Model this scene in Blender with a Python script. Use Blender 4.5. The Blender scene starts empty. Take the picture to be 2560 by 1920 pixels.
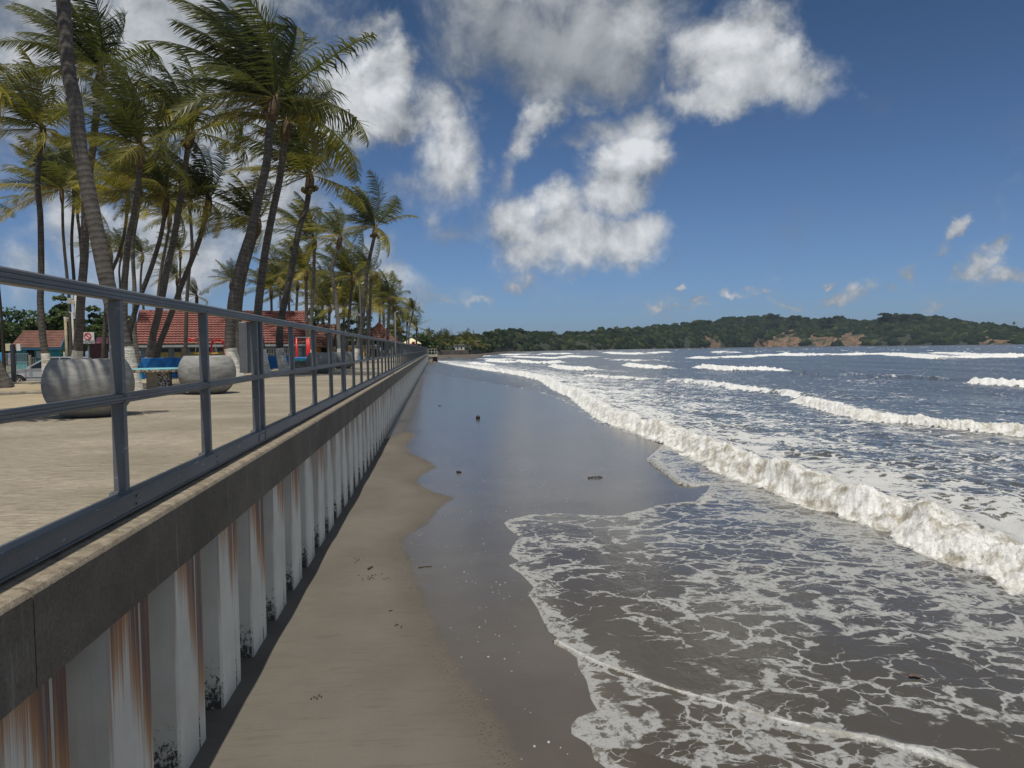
import bpy, math, random
import numpy as np
from mathutils import Matrix, Vector
C = bpy.context.scene.collection
PI = math.pi
R_ = math.radians
# ------------------------------------------------------------------ camera maths
W, H, F, CX, CY = 2560, 1920, 1850.0, 1280.0, 960.0
CAM = np.array([1.7, 0.0, 0.87])
RM = (Matrix.Rotation(R_(-5.86), 3, 'Z') @ Matrix.Rotation(R_(90 - 2.76), 3, 'X') @ Matrix.Rotation(R_(-0.65), 3, 'Z'))
RN = np.array(RM)

def ray(px, py):
    d = RN @ np.array([(px - CX) / F, -(py - CY) / F, -1.0])
    return d

def at(px, py, Y):
    d = ray(px, py)
    return CAM + d * (Y / d[1])

def gnd(px, py, z):
    d = ray(px, py)
    return CAM + d * ((z - CAM[2]) / d[2])

def sstep(a, b, x):
    t = np.clip((np.asarray(x, float) - a) / (b - a), 0, 1)
    return t * t * (3 - 2 * t)

# ------------------------------------------------------------------ numpy noise
def _hash(ix, iy, seed):
    h = (ix.astype(np.int64) * 374761393 + iy.astype(np.int64) * 668265263 + seed * 1442695041) & 0xFFFFFFFF
    h = ((h ^ (h >> 13)) * 1274126177) & 0xFFFFFFFF
    h = h ^ (h >> 16)
    return (h & 0xFFFF) / 65535.0

def vnoise(x, y, seed=0):
    x = np.asarray(x, float); y = np.asarray(y, float)
    ix = np.floor(x); iy = np.floor(y)
    fx = x - ix; fy = y - iy
    ux = fx * fx * fx * (fx * (fx * 6 - 15) + 10); uy = fy * fy * fy * (fy * (fy * 6 - 15) + 10)
    def g(dx, dy):
        a = _hash(ix + dx, iy + dy, seed) * 2 * PI
        return np.cos(a) * (fx - dx) + np.sin(a) * (fy - dy)
    n = (g(0, 0) * (1 - ux) + g(1, 0) * ux) * (1 - uy) + (g(0, 1) * (1 - ux) + g(1, 1) * ux) * uy
    return n * 1.4

def fbm(x, y, seed=0, o=4, gain=.5):
    s = 0; a = 1.0; t = 0
    for i in range(o):
        s = s + a * vnoise(x, y, seed + i * 17); t += a
        x = np.asarray(x) * 2.03 + 3.1; y = np.asarray(y) * 2.03 - 1.7; a *= gain
    return s / t * 1.6

# ------------------------------------------------------------------ node helpers
class NT:
    def __init__(s, tree):
        s.t = tree; s.t.nodes.clear()
    def n(s, typ, props=None, **ins):
        nd = s.t.nodes.new(typ)
        for k, v in (props or {}).items(): setattr(nd, k, v)
        for k, v in ins.items():
            key = int(k[1:]) if k[0] == 'i' and k[1:].isdigit() else k.replace('_', ' ')
            sock = nd.inputs[key]
            if hasattr(v, 'is_output'): s.t.links.new(v, sock)
            else: sock.default_value = v
        return nd
    def math(s, op, a, b=0.0, c=None, clamp=False):
        nd = s.t.nodes.new('ShaderNodeMath'); nd.operation = op; nd.use_clamp = clamp
        for i, v in enumerate((a, b) if c is None else (a, b, c)):
            if hasattr(v, 'is_output'): s.t.links.new(v, nd.inputs[i])
            else: nd.inputs[i].default_value = v
        return nd.outputs[0]
    def mix(s, fac, a, b, blend='MIX'):
        nd = s.t.nodes.new('ShaderNodeMix'); nd.data_type = 'RGBA'; nd.blend_type = blend
        for i, v in ((0, fac), (6, a), (7, b)):
            if hasattr(v, 'is_output'): s.t.links.new(v, nd.inputs[i])
            else: nd.inputs[i].default_value = v if i == 0 else (v[0], v[1], v[2], 1)
        return nd.outputs[2]
    def mixf(s, fac, a, b):
        nd = s.t.nodes.new('ShaderNodeMix'); nd.data_type = 'FLOAT'
        for i, v in ((0, fac), (2, a), (3, b)):
            if hasattr(v, 'is_output'): s.t.links.new(v, nd.inputs[i])
            else: nd.inputs[i].default_value = v
        return nd.outputs[0]
    def ramp(s, f, a, b, smooth=True):          # smoothstep from a to b
        nd = s.t.nodes.new('ShaderNodeMapRange'); nd.interpolation_type = 'SMOOTHSTEP' if smooth else 'LINEAR'
        s.t.links.new(f, nd.inputs[0])
        for i, v in ((1, a), (2, b)):
            if hasattr(v, 'is_output'): s.t.links.new(v, nd.inputs[i])
            else: nd.inputs[i].default_value = v
        return nd.outputs[0]
    def noise(s, vec, scale, detail=4, rough=.55, dist=0.0, dims='3D'):
        nd = s.n('ShaderNodeTexNoise', {'noise_dimensions': dims}, Scale=scale, Detail=detail, Roughness=rough, Distortion=dist)
        s.t.links.new(vec, nd.inputs['Vector'])
        return nd.outputs[0]
    def mapping(s, vec, scale=(1, 1, 1), loc=(0, 0, 0), rot=(0, 0, 0), typ='POINT'):
        nd = s.n('ShaderNodeMapping', {'vector_type': typ}, Location=loc, Rotation=rot, Scale=scale)
        s.t.links.new(vec, nd.inputs['Vector'])
        return nd.outputs[0]
    def bump(s, h, strength, dist, normal=None):
        nd = s.n('ShaderNodeBump', None, Height=h, Strength=strength, Distance=dist)
        if normal is not None: s.t.links.new(normal, nd.inputs['Normal'])
        return nd.outputs[0]
    def geo(s): return s.n('ShaderNodeNewGeometry').outputs['Position']
    def attr(s, name): return s.n('ShaderNodeAttribute', {'attribute_name': name}).outputs['Fac']

def newmat(name):
    m = bpy.data.materials.new(name); m.use_nodes = True
    return m, NT(m.node_tree)

def finish(t, bsdf):
    o = t.n('ShaderNodeOutputMaterial'); t.t.links.new(bsdf.outputs[0], o.inputs[0])

MATS = {}
def pm(name, col, rough=.6, var=.25, scale=4.0, bump=.15, bscale=30.0, metal=0.0, spec=.4, col2=None, m2=(.55, .65), s2=8.0, stretch=(1, 1, 1)):
    """painted / natural surface: base colour with mottling, optional second colour in worn patches, fine bump"""
    if name in MATS: return MATS[name]
    m, t = newmat(name)
    p = t.mapping(t.geo(), stretch)
    n = t.noise(p, scale, 5, .6)
    c = t.mix(t.ramp(n, .3, .7), [x * (1 - var) for x in col], [min(1, x * (1 + var)) for x in col])
    if col2 is not None:
        n2 = t.noise(p, s2, 6, .65)
        c = t.mix(t.ramp(n2, m2[0], m2[1]), c, col2)
    nb = t.noise(t.geo(), bscale, 4, .6)
    b = t.n('ShaderNodeBsdfPrincipled', None, Base_Color=c, Roughness=rough, Metallic=metal)
    b.inputs['Specular IOR Level'].default_value = spec
    if bump: t.t.links.new(t.bump(nb, bump, .02), b.inputs['Normal'])
    finish(t, b); MATS[name] = m
    return m

# ------------------------------------------------------------------ mesh helpers
class MB:
    def __init__(s): s.v = []; s.f = []
    def add(s, vs, fs):
        o = len(s.v); s.v += [tuple(map(float, v)) for v in vs]; s.f += [tuple(i + o for i in f) for f in fs]; return s
    def box(s, x0, x1, y0, y1, z0, z1):
        return s.add([(x0, y0, z0), (x1, y0, z0), (x1, y1, z0), (x0, y1, z0), (x0, y0, z1), (x1, y0, z1), (x1, y1, z1), (x0, y1, z1)],
                     [(0, 3, 2, 1), (4, 5, 6, 7), (0, 1, 5, 4), (1, 2, 6, 5), (2, 3, 7, 6), (3, 0, 4, 7)])
    def cbox(s, x0, x1, y0, y1, z0, z1, b=.01):
        """box with chamfered vertical and top edges"""
        ring = lambda i: [(x0 + i, y0 + b, 0), (x0 + b, y0 + i, 0), (x1 - b, y0 + i, 0), (x1 - i, y0 + b, 0), (x1 - i, y1 - b, 0), (x1 - b, y1 - i, 0), (x0 + b, y1 - i, 0), (x0 + i, y1 - b, 0)]
        r0 = [(x, y, z0) for x, y, _ in ring(0)]; r1 = [(x, y, z1 - b) for x, y, _ in ring(0)]; r2 = [(x, y, z1) for x, y, _ in ring(b * .9)]
        fs = []
        for k in range(2):
            for i in range(8):
                j = (i + 1) % 8; fs.append((k * 8 + i, k * 8 + j, k * 8 + 8 + j, k * 8 + 8 + i))
        fs.append(tuple(range(16, 24))); fs.append(tuple(range(7, -1, -1)))
        return s.add(r0 + r1 + r2, fs)
    def obox(s, c, ax, half):
        """oriented box: centre, 3 axis vectors, 3 half sizes"""
        c = np.array(c, float); A = [np.array(a, float) / np.linalg.norm(a) * h for a, h in zip(ax, half)]
        vs = [c + sx * A[0] + sy * A[1] + sz * A[2] for sz in (-1, 1) for sx, sy in ((-1, -1), (1, -1), (1, 1), (-1, 1))]
        return s.add(vs, [(0, 3, 2, 1), (4, 5, 6, 7), (0, 1, 5, 4), (1, 2, 6, 5), (2, 3, 7, 6), (3, 0, 4, 7)])
    def beam(s, a, b, w, h=None, up=(0, 0, 1)):
        a = np.array(a, float); b = np.array(b, float); d = b - a; L = np.linalg.norm(d); d /= L
        u = np.array(up, float)
        if abs(d @ u) > .95: u = np.array([1., 0, 0])
        r = np.cross(d, u); r /= np.linalg.norm(r); u2 = np.cross(r, d)
        return s.obox((a + b) / 2, (d, r, u2), (L / 2, w / 2, (h or w) / 2))
    def tube(s, pts, rad, n=8, caps=True):
        pts = [np.array(p, float) for p in pts]; N = len(pts)
        if not hasattr(rad, '__len__'): rad = [rad] * N
        vs = []; fs = []; ref = None
        for i, p in enumerate(pts):
            d = pts[min(i + 1, N - 1)] - pts[max(i - 1, 0)]; d = d / (np.linalg.norm(d) + 1e-9)
            if ref is None: ref = np.array([1., 0, 0]) if abs(d[0]) < .8 else np.array([0, 1., 0])
            u = ref - d * (ref @ d); u /= np.linalg.norm(u) + 1e-9; ref = u; w = np.cross(d, u)
            for k in range(n):
                a = 2 * PI * k / n; vs.append(p + rad[i] * (math.cos(a) * u + math.sin(a) * w))
        for i in range(N - 1):
            for k in range(n):
                j = (k + 1) % n; fs.append((i * n + k, i * n + j, (i + 1) * n + j, (i + 1) * n + k))
        if caps: fs.append(tuple(range(n - 1, -1, -1))); fs.append(tuple(range((N - 1) * n, N * n)))
        return s.add(vs, fs)
    def lathe(s, prof, c=(0, 0, 0), n=24, caps=True):
        vs = []; fs = []
        for r, z in prof:
            for k in range(n):
                a = 2 * PI * k / n; vs.append((c[0] + r * math.cos(a), c[1] + r * math.sin(a), c[2] + z))
        N = len(prof)
        for i in range(N - 1):
            for k in range(n):
                j = (k + 1) % n; fs.append((i * n + k, i * n + j, (i + 1) * n + j, (i + 1) * n + k))
        if caps: fs.append(tuple(range(n - 1, -1, -1))); fs.append(tuple(range((N - 1) * n, N * n)))
        return s.add(vs, fs)
    def ell(s, c, r, n=10, m=7, jit=0, rnd=None):
        vs = []; fs = []
        for i in range(m + 1):
            th = PI * i / m
            for k in range(n):
                a = 2 * PI * k / n; q = 1 + (rnd.uniform(-jit, jit) if rnd else 0)
                vs.append((c[0] + r[0] * q * math.sin(th) * math.cos(a), c[1] + r[1] * q * math.sin(th) * math.sin(a), c[2] - r[2] * q * math.cos(th)))
        for i in range(m):
            for k in range(n):
                j = (k + 1) % n; fs.append((i * n + k, i * n + j, (i + 1) * n + j, (i + 1) * n + k))
        return s.add(vs, fs)
    def extrude(s, poly, axis, a, b):
        """poly in the two other axes (in x,y,z order), extruded along axis from a to b"""
        n = len(poly); vs = []
        for q in (a, b):
            for u, w in poly:
                vs.append({0: (q, u, w), 1: (u, q, w), 2: (u, w, q)}[axis])
        fs = [(i, (i + 1) % n, n + (i + 1) % n, n + i) for i in range(n)] + [tuple(range(n - 1, -1, -1)), tuple(range(n, 2 * n))]
        return s.add(vs, fs)

def link(name, v, f, mat, parent=None, smooth=False, attrs=None):
    me = bpy.data.meshes.new(name)
    if parent is not None:
        off = np.array(parent.location) + (np.array(parent.parent.location) if parent.parent else 0)
        v = (np.asarray(v, float) - off)
    if isinstance(f, np.ndarray) and f.ndim == 2:
        v = np.asarray(v, np.float32); nf, k = f.shape
        me.vertices.add(len(v)); me.vertices.foreach_set('co', v.ravel())
        me.loops.add(nf * k); me.loops.foreach_set('vertex_index', f.astype(np.int32).ravel())
        me.polygons.add(nf); me.polygons.foreach_set('loop_start', np.arange(0, nf * k, k, dtype=np.int32))
        me.update(calc_edges=True)
    else:
        me.from_pydata([tuple(x) for x in v], [], f); me.update()
    for k, a in (attrs or {}).items():
        at_ = me.attributes.new(k, 'FLOAT', 'POINT'); at_.data.foreach_set('value', np.asarray(a, np.float32).ravel())
    if smooth: me.polygons.foreach_set('use_smooth', [True] * len(me.polygons))
    if mat: me.materials.append(mat)
    o = bpy.data.objects.new(name, me); C.objects.link(o)
    if parent is not None: o.parent = parent
    return o

def part(name, mb, mat, parent, smooth=False, label=None):
    o = link(name, mb.v, mb.f, mat, parent, smooth)
    if label: o['label'] = label
    return o

def fixn(o):
    import bmesh
    bm = bmesh.new(); bm.from_mesh(o.data); bmesh.ops.recalc_face_normals(bm, faces=bm.faces); bm.to_mesh(o.data); bm.free()
    return o

def thing(name, label, cat, loc=(0, 0, 0), group=None):
    o = bpy.data.objects.new(name, None); C.objects.link(o); o.location = [float(x) for x in loc]; o.empty_display_size = .2
    return tag(o, label, cat, group)

def tag(o, label, cat, group=None, kind=None):
    o['label'] = label; o['category'] = cat
    if group: o['group'] = group
    if kind: o['kind'] = kind
    return o

def struct(name, v, f, mat, smooth=False, attrs=None, label=None):
    o = link(name, v, f, mat, None, smooth, attrs); o['kind'] = 'structure'
    if label: o['label'] = label; o['category'] = name.replace('_', ' ')
    return o

def solo(name, mb, mat, label, cat, group=None, smooth=False):
    return tag(link(name, mb.v, mb.f, mat, None, smooth), label, cat, group)

def grid_faces(nr, nc):
    i = np.arange(nr - 1)[:, None] * nc + np.arange(nc - 1)[None, :]
    return np.stack([i, i + 1, i + nc + 1, i + nc], -1).reshape(-1, 4)

def pdist(P, X, Y, clampends=True):
    """distance from points to polyline, signed side (left of travel = +), and parameter 0..1 along it"""
    best = np.full(X.shape, 1e9); side = np.zeros(X.shape); tt = np.zeros(X.shape)
    seg = np.linalg.norm(np.diff(P, axis=0), axis=1); cum = np.concatenate([[0], np.cumsum(seg)]); tot = cum[-1]
    for i in range(len(P) - 1):
        a, b = P[i], P[i + 1]; d = b - a; L = seg[i] + 1e-9
        t = np.clip(((X - a[0]) * d[0] + (Y - a[1]) * d[1]) / L ** 2, 0, 1)
        dx = X - (a[0] + t * d[0]); dy = Y - (a[1] + t * d[1]); q = dx * dx + dy * dy
        m = q < best
        best = np.where(m, q, best); side = np.where(m, np.sign(d[0] * dy - d[1] * dx + 1e-12), side); tt = np.where(m, (cum[i] + t * L) / tot, tt)
    return np.sqrt(best), side, tt

def inside(P, X, Y):
    r = np.zeros(X.shape, bool); n = len(P)
    for i in range(n):
        a, b = P[i], P[(i + 1) % n]
        if a[1] == b[1]: continue
        c = ((a[1] > Y) != (b[1] > Y)) & (X < (b[0] - a[0]) * (Y - a[1]) / (b[1] - a[1]) + a[0])
        r ^= c
    return r
# ================================================================== camera, sun, sky
cam = bpy.data.cameras.new('camera'); co = bpy.data.objects.new('camera', cam); C.objects.link(co)
cam.sensor_width = 36; cam.lens = 36 * F / W; cam.clip_start = .05; cam.clip_end = 20000
co.matrix_world = Matrix.Translation(Vector(CAM)) @ RM.to_4x4()
S = bpy.context.scene; S.camera = co
S.view_settings.view_transform = 'Standard'; S.view_settings.look = 'None'; S.view_settings.exposure = EXPO = 0.0; S.view_settings.gamma = 1
S.render.engine = 'CYCLES'; S.cycles.use_denoising = True
S.cycles.max_bounces = 6; S.cycles.transparent_max_bounces = 12; S.cycles.caustics_reflective = False; S.cycles.caustics_refractive = False
TOSUN = Vector((-.05, -.34, .94)).normalized()
sl = bpy.data.lights.new('sun', 'SUN'); sl.energy = 3.7; sl.angle = R_(.5); sl.color = (1, .95, .86)
so = bpy.data.objects.new('sun', sl); C.objects.link(so); so.rotation_euler = TOSUN.to_track_quat('Z', 'Y').to_euler()

wd = bpy.data.worlds.new('World'); S.world = wd; wd.use_nodes = True
t = NT(wd.node_tree)
sky = t.n('ShaderNodeTexSky', {'sky_type': 'NISHITA', 'sun_disc': False, 'sun_elevation': math.asin(TOSUN.z), 'sun_rotation': math.atan2(TOSUN.x, TOSUN.y),
                               'altitude': 0, 'air_density': 1.0, 'dust_density': .6, 'ozone_density': 3.0})
D = t.n('ShaderNodeTexCoord').outputs['Generated']
wn = t.n('ShaderNodeTexNoise', None, Scale=6.0, Detail=9.0, Roughness=.64); t.t.links.new(D, wn.inputs['Vector'])
wv = t.n('ShaderNodeVectorMath', {'operation': 'MULTIPLY_ADD'}); t.t.links.new(wn.outputs['Color'], wv.inputs[0]); wv.inputs[1].default_value = (.16, .16, .16); wv.inputs[2].default_value = (-.08, -.08, -.08)
wa = t.n('ShaderNodeVectorMath', {'operation': 'ADD'}); t.t.links.new(D, wa.inputs[0]); t.t.links.new(wv.outputs[0], wa.inputs[1])
DW = wa.outputs[0]
# clouds: (photo x, y, half width, half height, rotation deg, cover, brightness)
CL = [(1400, -10, 400, 120, -3, 1.3, .62), (1210, 40, 200, 120, 5, 1.0, .60), (1610, 30, 190, 130, 0, 1.2, .80), (1390, 130, 340, 120, -4, 1.5, .06), (1230, 150, 190, 90, 10, .9, .05), (1560, 150, 200, 90, -20, 1.0, .08),
      (970, 185, 80, 85, 0, 1.7, 1.1), (900, 240, 90, 80, 0, 1.7, 1.1), (840, 290, 80, 70, 0, 1.5, 1.0), (960, 285, 130, 80, 0, 1.7, 1.0), (1085, 270, 120, 90, 0, 1.3, .85), (1100, 350, 100, 130, 0, 1.2, .78), (1185, 225, 45, 110, 8, .9, .8), (1030, 450, 110, 60, 15, .7, .45), (870, 350, 70, 50, 0, .9, .6), (1225, 400, 40, 70, 25, .55, .55),
      (1830, 110, 120, 120, 20, 1.5, .95), (1905, 190, 150, 90, -18, 1.5, .9), (1790, 240, 130, 60, -10, 1.3, .7), (2020, 170, 90, 60, -10, .9, .75), (1700, 180, 50, 100, -15, .75, .6), (1780, 40, 120, 70, 0, .8, .5),
      (1345, 280, 55, 60, 0, 1.2, .9), (1320, 350, 50, 80, -25, 1.1, .75), (1280, 440, 45, 90, -20, .75, .55), (1440, 265, 60, 40, 0, .8, .7), (1530, 210, 60, 100, -30, .95, .65), (1590, 300, 100, 75, 0, 1.2, .55), (1490, 330, 90, 55, 0, 1.0, .35),
      (1560, 420, 100, 90, 20, 1.5, 1.0), (1530, 490, 110, 60, 20, 1.3, .85), (1290, 570, 90, 80, 0, 1.4, .95), (1400, 540, 90, 70, 0, 1.3, .9), (1420, 610, 160, 70, 8, 1.5, .9), (1540, 600, 90, 55, 10, 1.3, .85), (1310, 650, 100, 60, 0, 1.2, .7), (1290, 728, 55, 26, 0, .9, .6), (1130, 590, 120, 60, 0, .55, .5),
      (470, 120, 420, 330, 0, 1.25, .62), (150, 60, 330, 260, 0, 1.2, .66), (780, 30, 120, 80, -30, .8, .6), (930, 75, 80, 45, 0, .9, .55), (650, 480, 240, 260, 0, 1.15, .8), (180, 570, 170, 150, 0, 1.0, .85), (480, 640, 330, 160, 0, 1.0, .7), (900, 640, 110, 90, 0, .8, .55), (960, 700, 100, 45, 0, .9, .75),
      (60, 660, 200, 110, 0, .8, .7), (820, 700, 170, 80, 0, .8, .65), (-250, 300, 420, 450, 0, 1.0, .7), (250, -350, 700, 300, 0, 1.0, .7), (1060, 540, 40, 40, 0, .6, .7),
      (2395, 605, 26, 20, 30, 1.2, .9), (2350, 650, 60, 22, 40, .6, .6), (2465, 685, 42, 36, 25, 1.2, .9), (2500, 640, 40, 24, 30, .9, .8), (2540, 705, 60, 24, 0, 1.0, .75), (2430, 700, 60, 18, 0, .8, .6), (2240, 690, 34, 34, 0, 1.1, .65), (2090, 728, 60, 24, 0, 1.1, .7), (2100, 705, 24, 22, 0, 1.0, .75), (1955, 755, 50, 14, 0, 1.0, .75), (1755, 745, 36, 16, 0, 1.1, .8), (1770, 760, 50, 10, 0, .8, .6),
      (1630, 752, 34, 16, 0, 1.1, .8), (1850, 725, 34, 14, -20, 1.1, .9), (2044, 680, 16, 14, 0, 1.2, .85), (1677, 716, 12, 12, 0, 1.2, .9), (1900, 720, 28, 14, 0, .9, .6), (1140, 770, 70, 22, 0, .7, .6), (1210, 775, 30, 18, 0, .8, .7), (2180, 735, 40, 14, 0, .8, .6), (2340, 745, 60, 14, 0, .8, .6), (1700, 770, 90, 10, 0, .7, .6), (2020, 775, 110, 10, 0, .7, .6), (1420, 690, 24, 10, 0, .5, .7),
      (1750, 745, 900, 50, 0, .36, .55), (1200, 740, 300, 60, 0, .42, .55),
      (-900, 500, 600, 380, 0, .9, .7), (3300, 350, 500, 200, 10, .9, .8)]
M = None; WS = None; BS = None
# unseen clouds added overhead, behind and over the sea for neutral fill light
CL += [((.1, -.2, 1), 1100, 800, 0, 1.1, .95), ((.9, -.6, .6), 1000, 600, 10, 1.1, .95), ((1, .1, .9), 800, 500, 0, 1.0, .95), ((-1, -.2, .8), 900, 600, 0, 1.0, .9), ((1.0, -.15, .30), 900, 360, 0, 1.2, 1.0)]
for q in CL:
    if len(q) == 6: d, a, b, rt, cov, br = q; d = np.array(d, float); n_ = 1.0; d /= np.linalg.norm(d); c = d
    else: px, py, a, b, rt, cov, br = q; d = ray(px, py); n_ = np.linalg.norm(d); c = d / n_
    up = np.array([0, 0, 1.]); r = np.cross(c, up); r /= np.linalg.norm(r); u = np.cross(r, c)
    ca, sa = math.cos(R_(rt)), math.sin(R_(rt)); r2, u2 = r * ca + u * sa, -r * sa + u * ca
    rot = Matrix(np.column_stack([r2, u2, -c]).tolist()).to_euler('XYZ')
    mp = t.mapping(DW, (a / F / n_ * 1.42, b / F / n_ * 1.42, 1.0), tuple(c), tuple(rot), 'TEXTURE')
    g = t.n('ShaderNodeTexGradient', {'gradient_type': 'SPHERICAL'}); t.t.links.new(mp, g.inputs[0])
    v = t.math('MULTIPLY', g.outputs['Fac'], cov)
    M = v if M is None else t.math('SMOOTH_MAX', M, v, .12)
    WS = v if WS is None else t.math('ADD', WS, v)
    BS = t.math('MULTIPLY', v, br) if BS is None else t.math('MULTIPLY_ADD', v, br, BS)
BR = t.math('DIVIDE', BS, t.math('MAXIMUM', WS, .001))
n1 = t.noise(D, 10.0, 11, .58, .2)
ds = t.n('ShaderNodeVectorMath', {'operation': 'ADD'}); t.t.links.new(D, ds.inputs[0]); ds.inputs[1].default_value = (-.012, -.006, .020)
n2 = t.noise(ds.outputs[0], 10.0, 11, .58, .2)
dens = t.math('MULTIPLY_ADD', t.math('SUBTRACT', n1, .5), 1.7, M)
alpha = t.math('MULTIPLY', t.ramp(dens, .16, 1.0), .93)
alpha = t.math('MULTIPLY', alpha, t.ramp(M, .0, .12))
rel = t.math('MULTIPLY', t.math('SUBTRACT', n1, n2), 1.9)
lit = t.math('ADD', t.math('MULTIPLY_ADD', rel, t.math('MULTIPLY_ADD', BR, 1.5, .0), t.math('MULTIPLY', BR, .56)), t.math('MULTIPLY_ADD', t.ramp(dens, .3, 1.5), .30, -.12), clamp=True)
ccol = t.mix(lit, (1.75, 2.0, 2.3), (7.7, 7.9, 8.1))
SKYT = (.50, .70, 1.0)
sep = t.n('ShaderNodeSeparateXYZ'); t.t.links.new(D, sep.inputs[0])
rp = t.n('ShaderNodeValToRGB', None, Fac=sep.outputs[2]); e_ = rp.color_ramp.elements; e_.new(.15)
for q_, (p_, c_) in zip(e_, ((0, (.40, .58, .96)), (.15, (.43, .55, .75)), (.42, (.295, .40, .49)))): q_.position = p_; q_.color = (*c_, 1)
skyc = t.mix(1.0, sky.outputs[0], rp.outputs[0], 'MULTIPLY')   # clear marine air, paler low down
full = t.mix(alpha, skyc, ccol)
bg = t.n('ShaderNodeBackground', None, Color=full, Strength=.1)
wo = t.n('ShaderNodeOutputWorld'); t.t.links.new(bg.outputs[0], wo.inputs[0])

# ================================================================== ground heights
def zwall(y): return -1.69 - .11 * sstep(5, 20, y)
def zs(x, y): return zwall(y) - .016 * (x - .1)
def on_beach(px, py):
    p = gnd(px, py, -1.85)
    for _ in range(6): p = gnd(px, py, float(zs(p[0], p[1])))
    return p
def poly_b(pts): return np.array([on_beach(*q)[:2] for q in pts])
def on_sea(px, py, z=-1.95): return gnd(px, py, z)[:2]
def zland(x, y):
    k = sstep(4.65, 13.0, -np.asarray(x, float)) * (.82 * sstep(25, 35, y) + .18 * sstep(35, 60, y))
    return -.03 - .82 * k

# ------------------------------------------------------------------ beach sand
WETL = [(960, 1100), (985, 1087), (1020, 1079), (1040, 1081), (1008, 1114), (1022, 1134), (1055, 1146), (1087, 1167), (1042, 1191), (1034, 1207), (1071, 1228), (1128, 1244), (1091, 1268), (1059, 1309), (998, 1346), (998, 1374), (1018, 1415), (1025, 1440), (1059, 1519), (1088, 1588), (1113, 1646), (1168, 1718), (1225, 1794), (1262, 1866), (1280, 1920), (1330, 2050), (1420, 2400)]
wet = poly_b(WETL)
wetpoly = np.vstack([[-1, wet[0][1] + .3], wet, [60, 1.0], [60, 400], [-1, 400]])
EDGE = [(1040, 930), (1064, 932), (1122, 942), (1238, 960), (1330, 975), (1400, 1000), (1450, 1030), (1490, 1057), (1535, 1069), (1600, 1094), (1661, 1110), (1640, 1130), (1616, 1150), (1649, 1175), (1697, 1212), (1740, 1216), (1779, 1212), (1767, 1232), (1738, 1256), (1690, 1259), (1640, 1264), (1605, 1277), (1575, 1281), (1551, 1290), (1470, 1288), (1388, 1283), (1327, 1287), (1274, 1299), (1262, 1307), (1274, 1321), (1301, 1342), (1282, 1366), (1274, 1386), (1301, 1403), (1273, 1413), (1305, 1436), (1334, 1469), (1321, 1489), (1348, 1525), (1374, 1574), (1399, 1595), (1388, 1610), (1420, 1628), (1442, 1646), (1446, 1668), (1468, 1700), (1479, 1747), (1493, 1776), (1446, 1794), (1428, 1812), (1428, 1838), (1464, 1856), (1479, 1870), (1486, 1899), (1515, 1920), (1560, 2010), (1580, 2120), (1680, 2500)]
edge = poly_b(EDGE)
seapoly = np.vstack([[-2, edge[0][1] + .5], edge, [60, 1.0], [4000, 1.0], [4000, 4000], [-2, 4000]])

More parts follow.
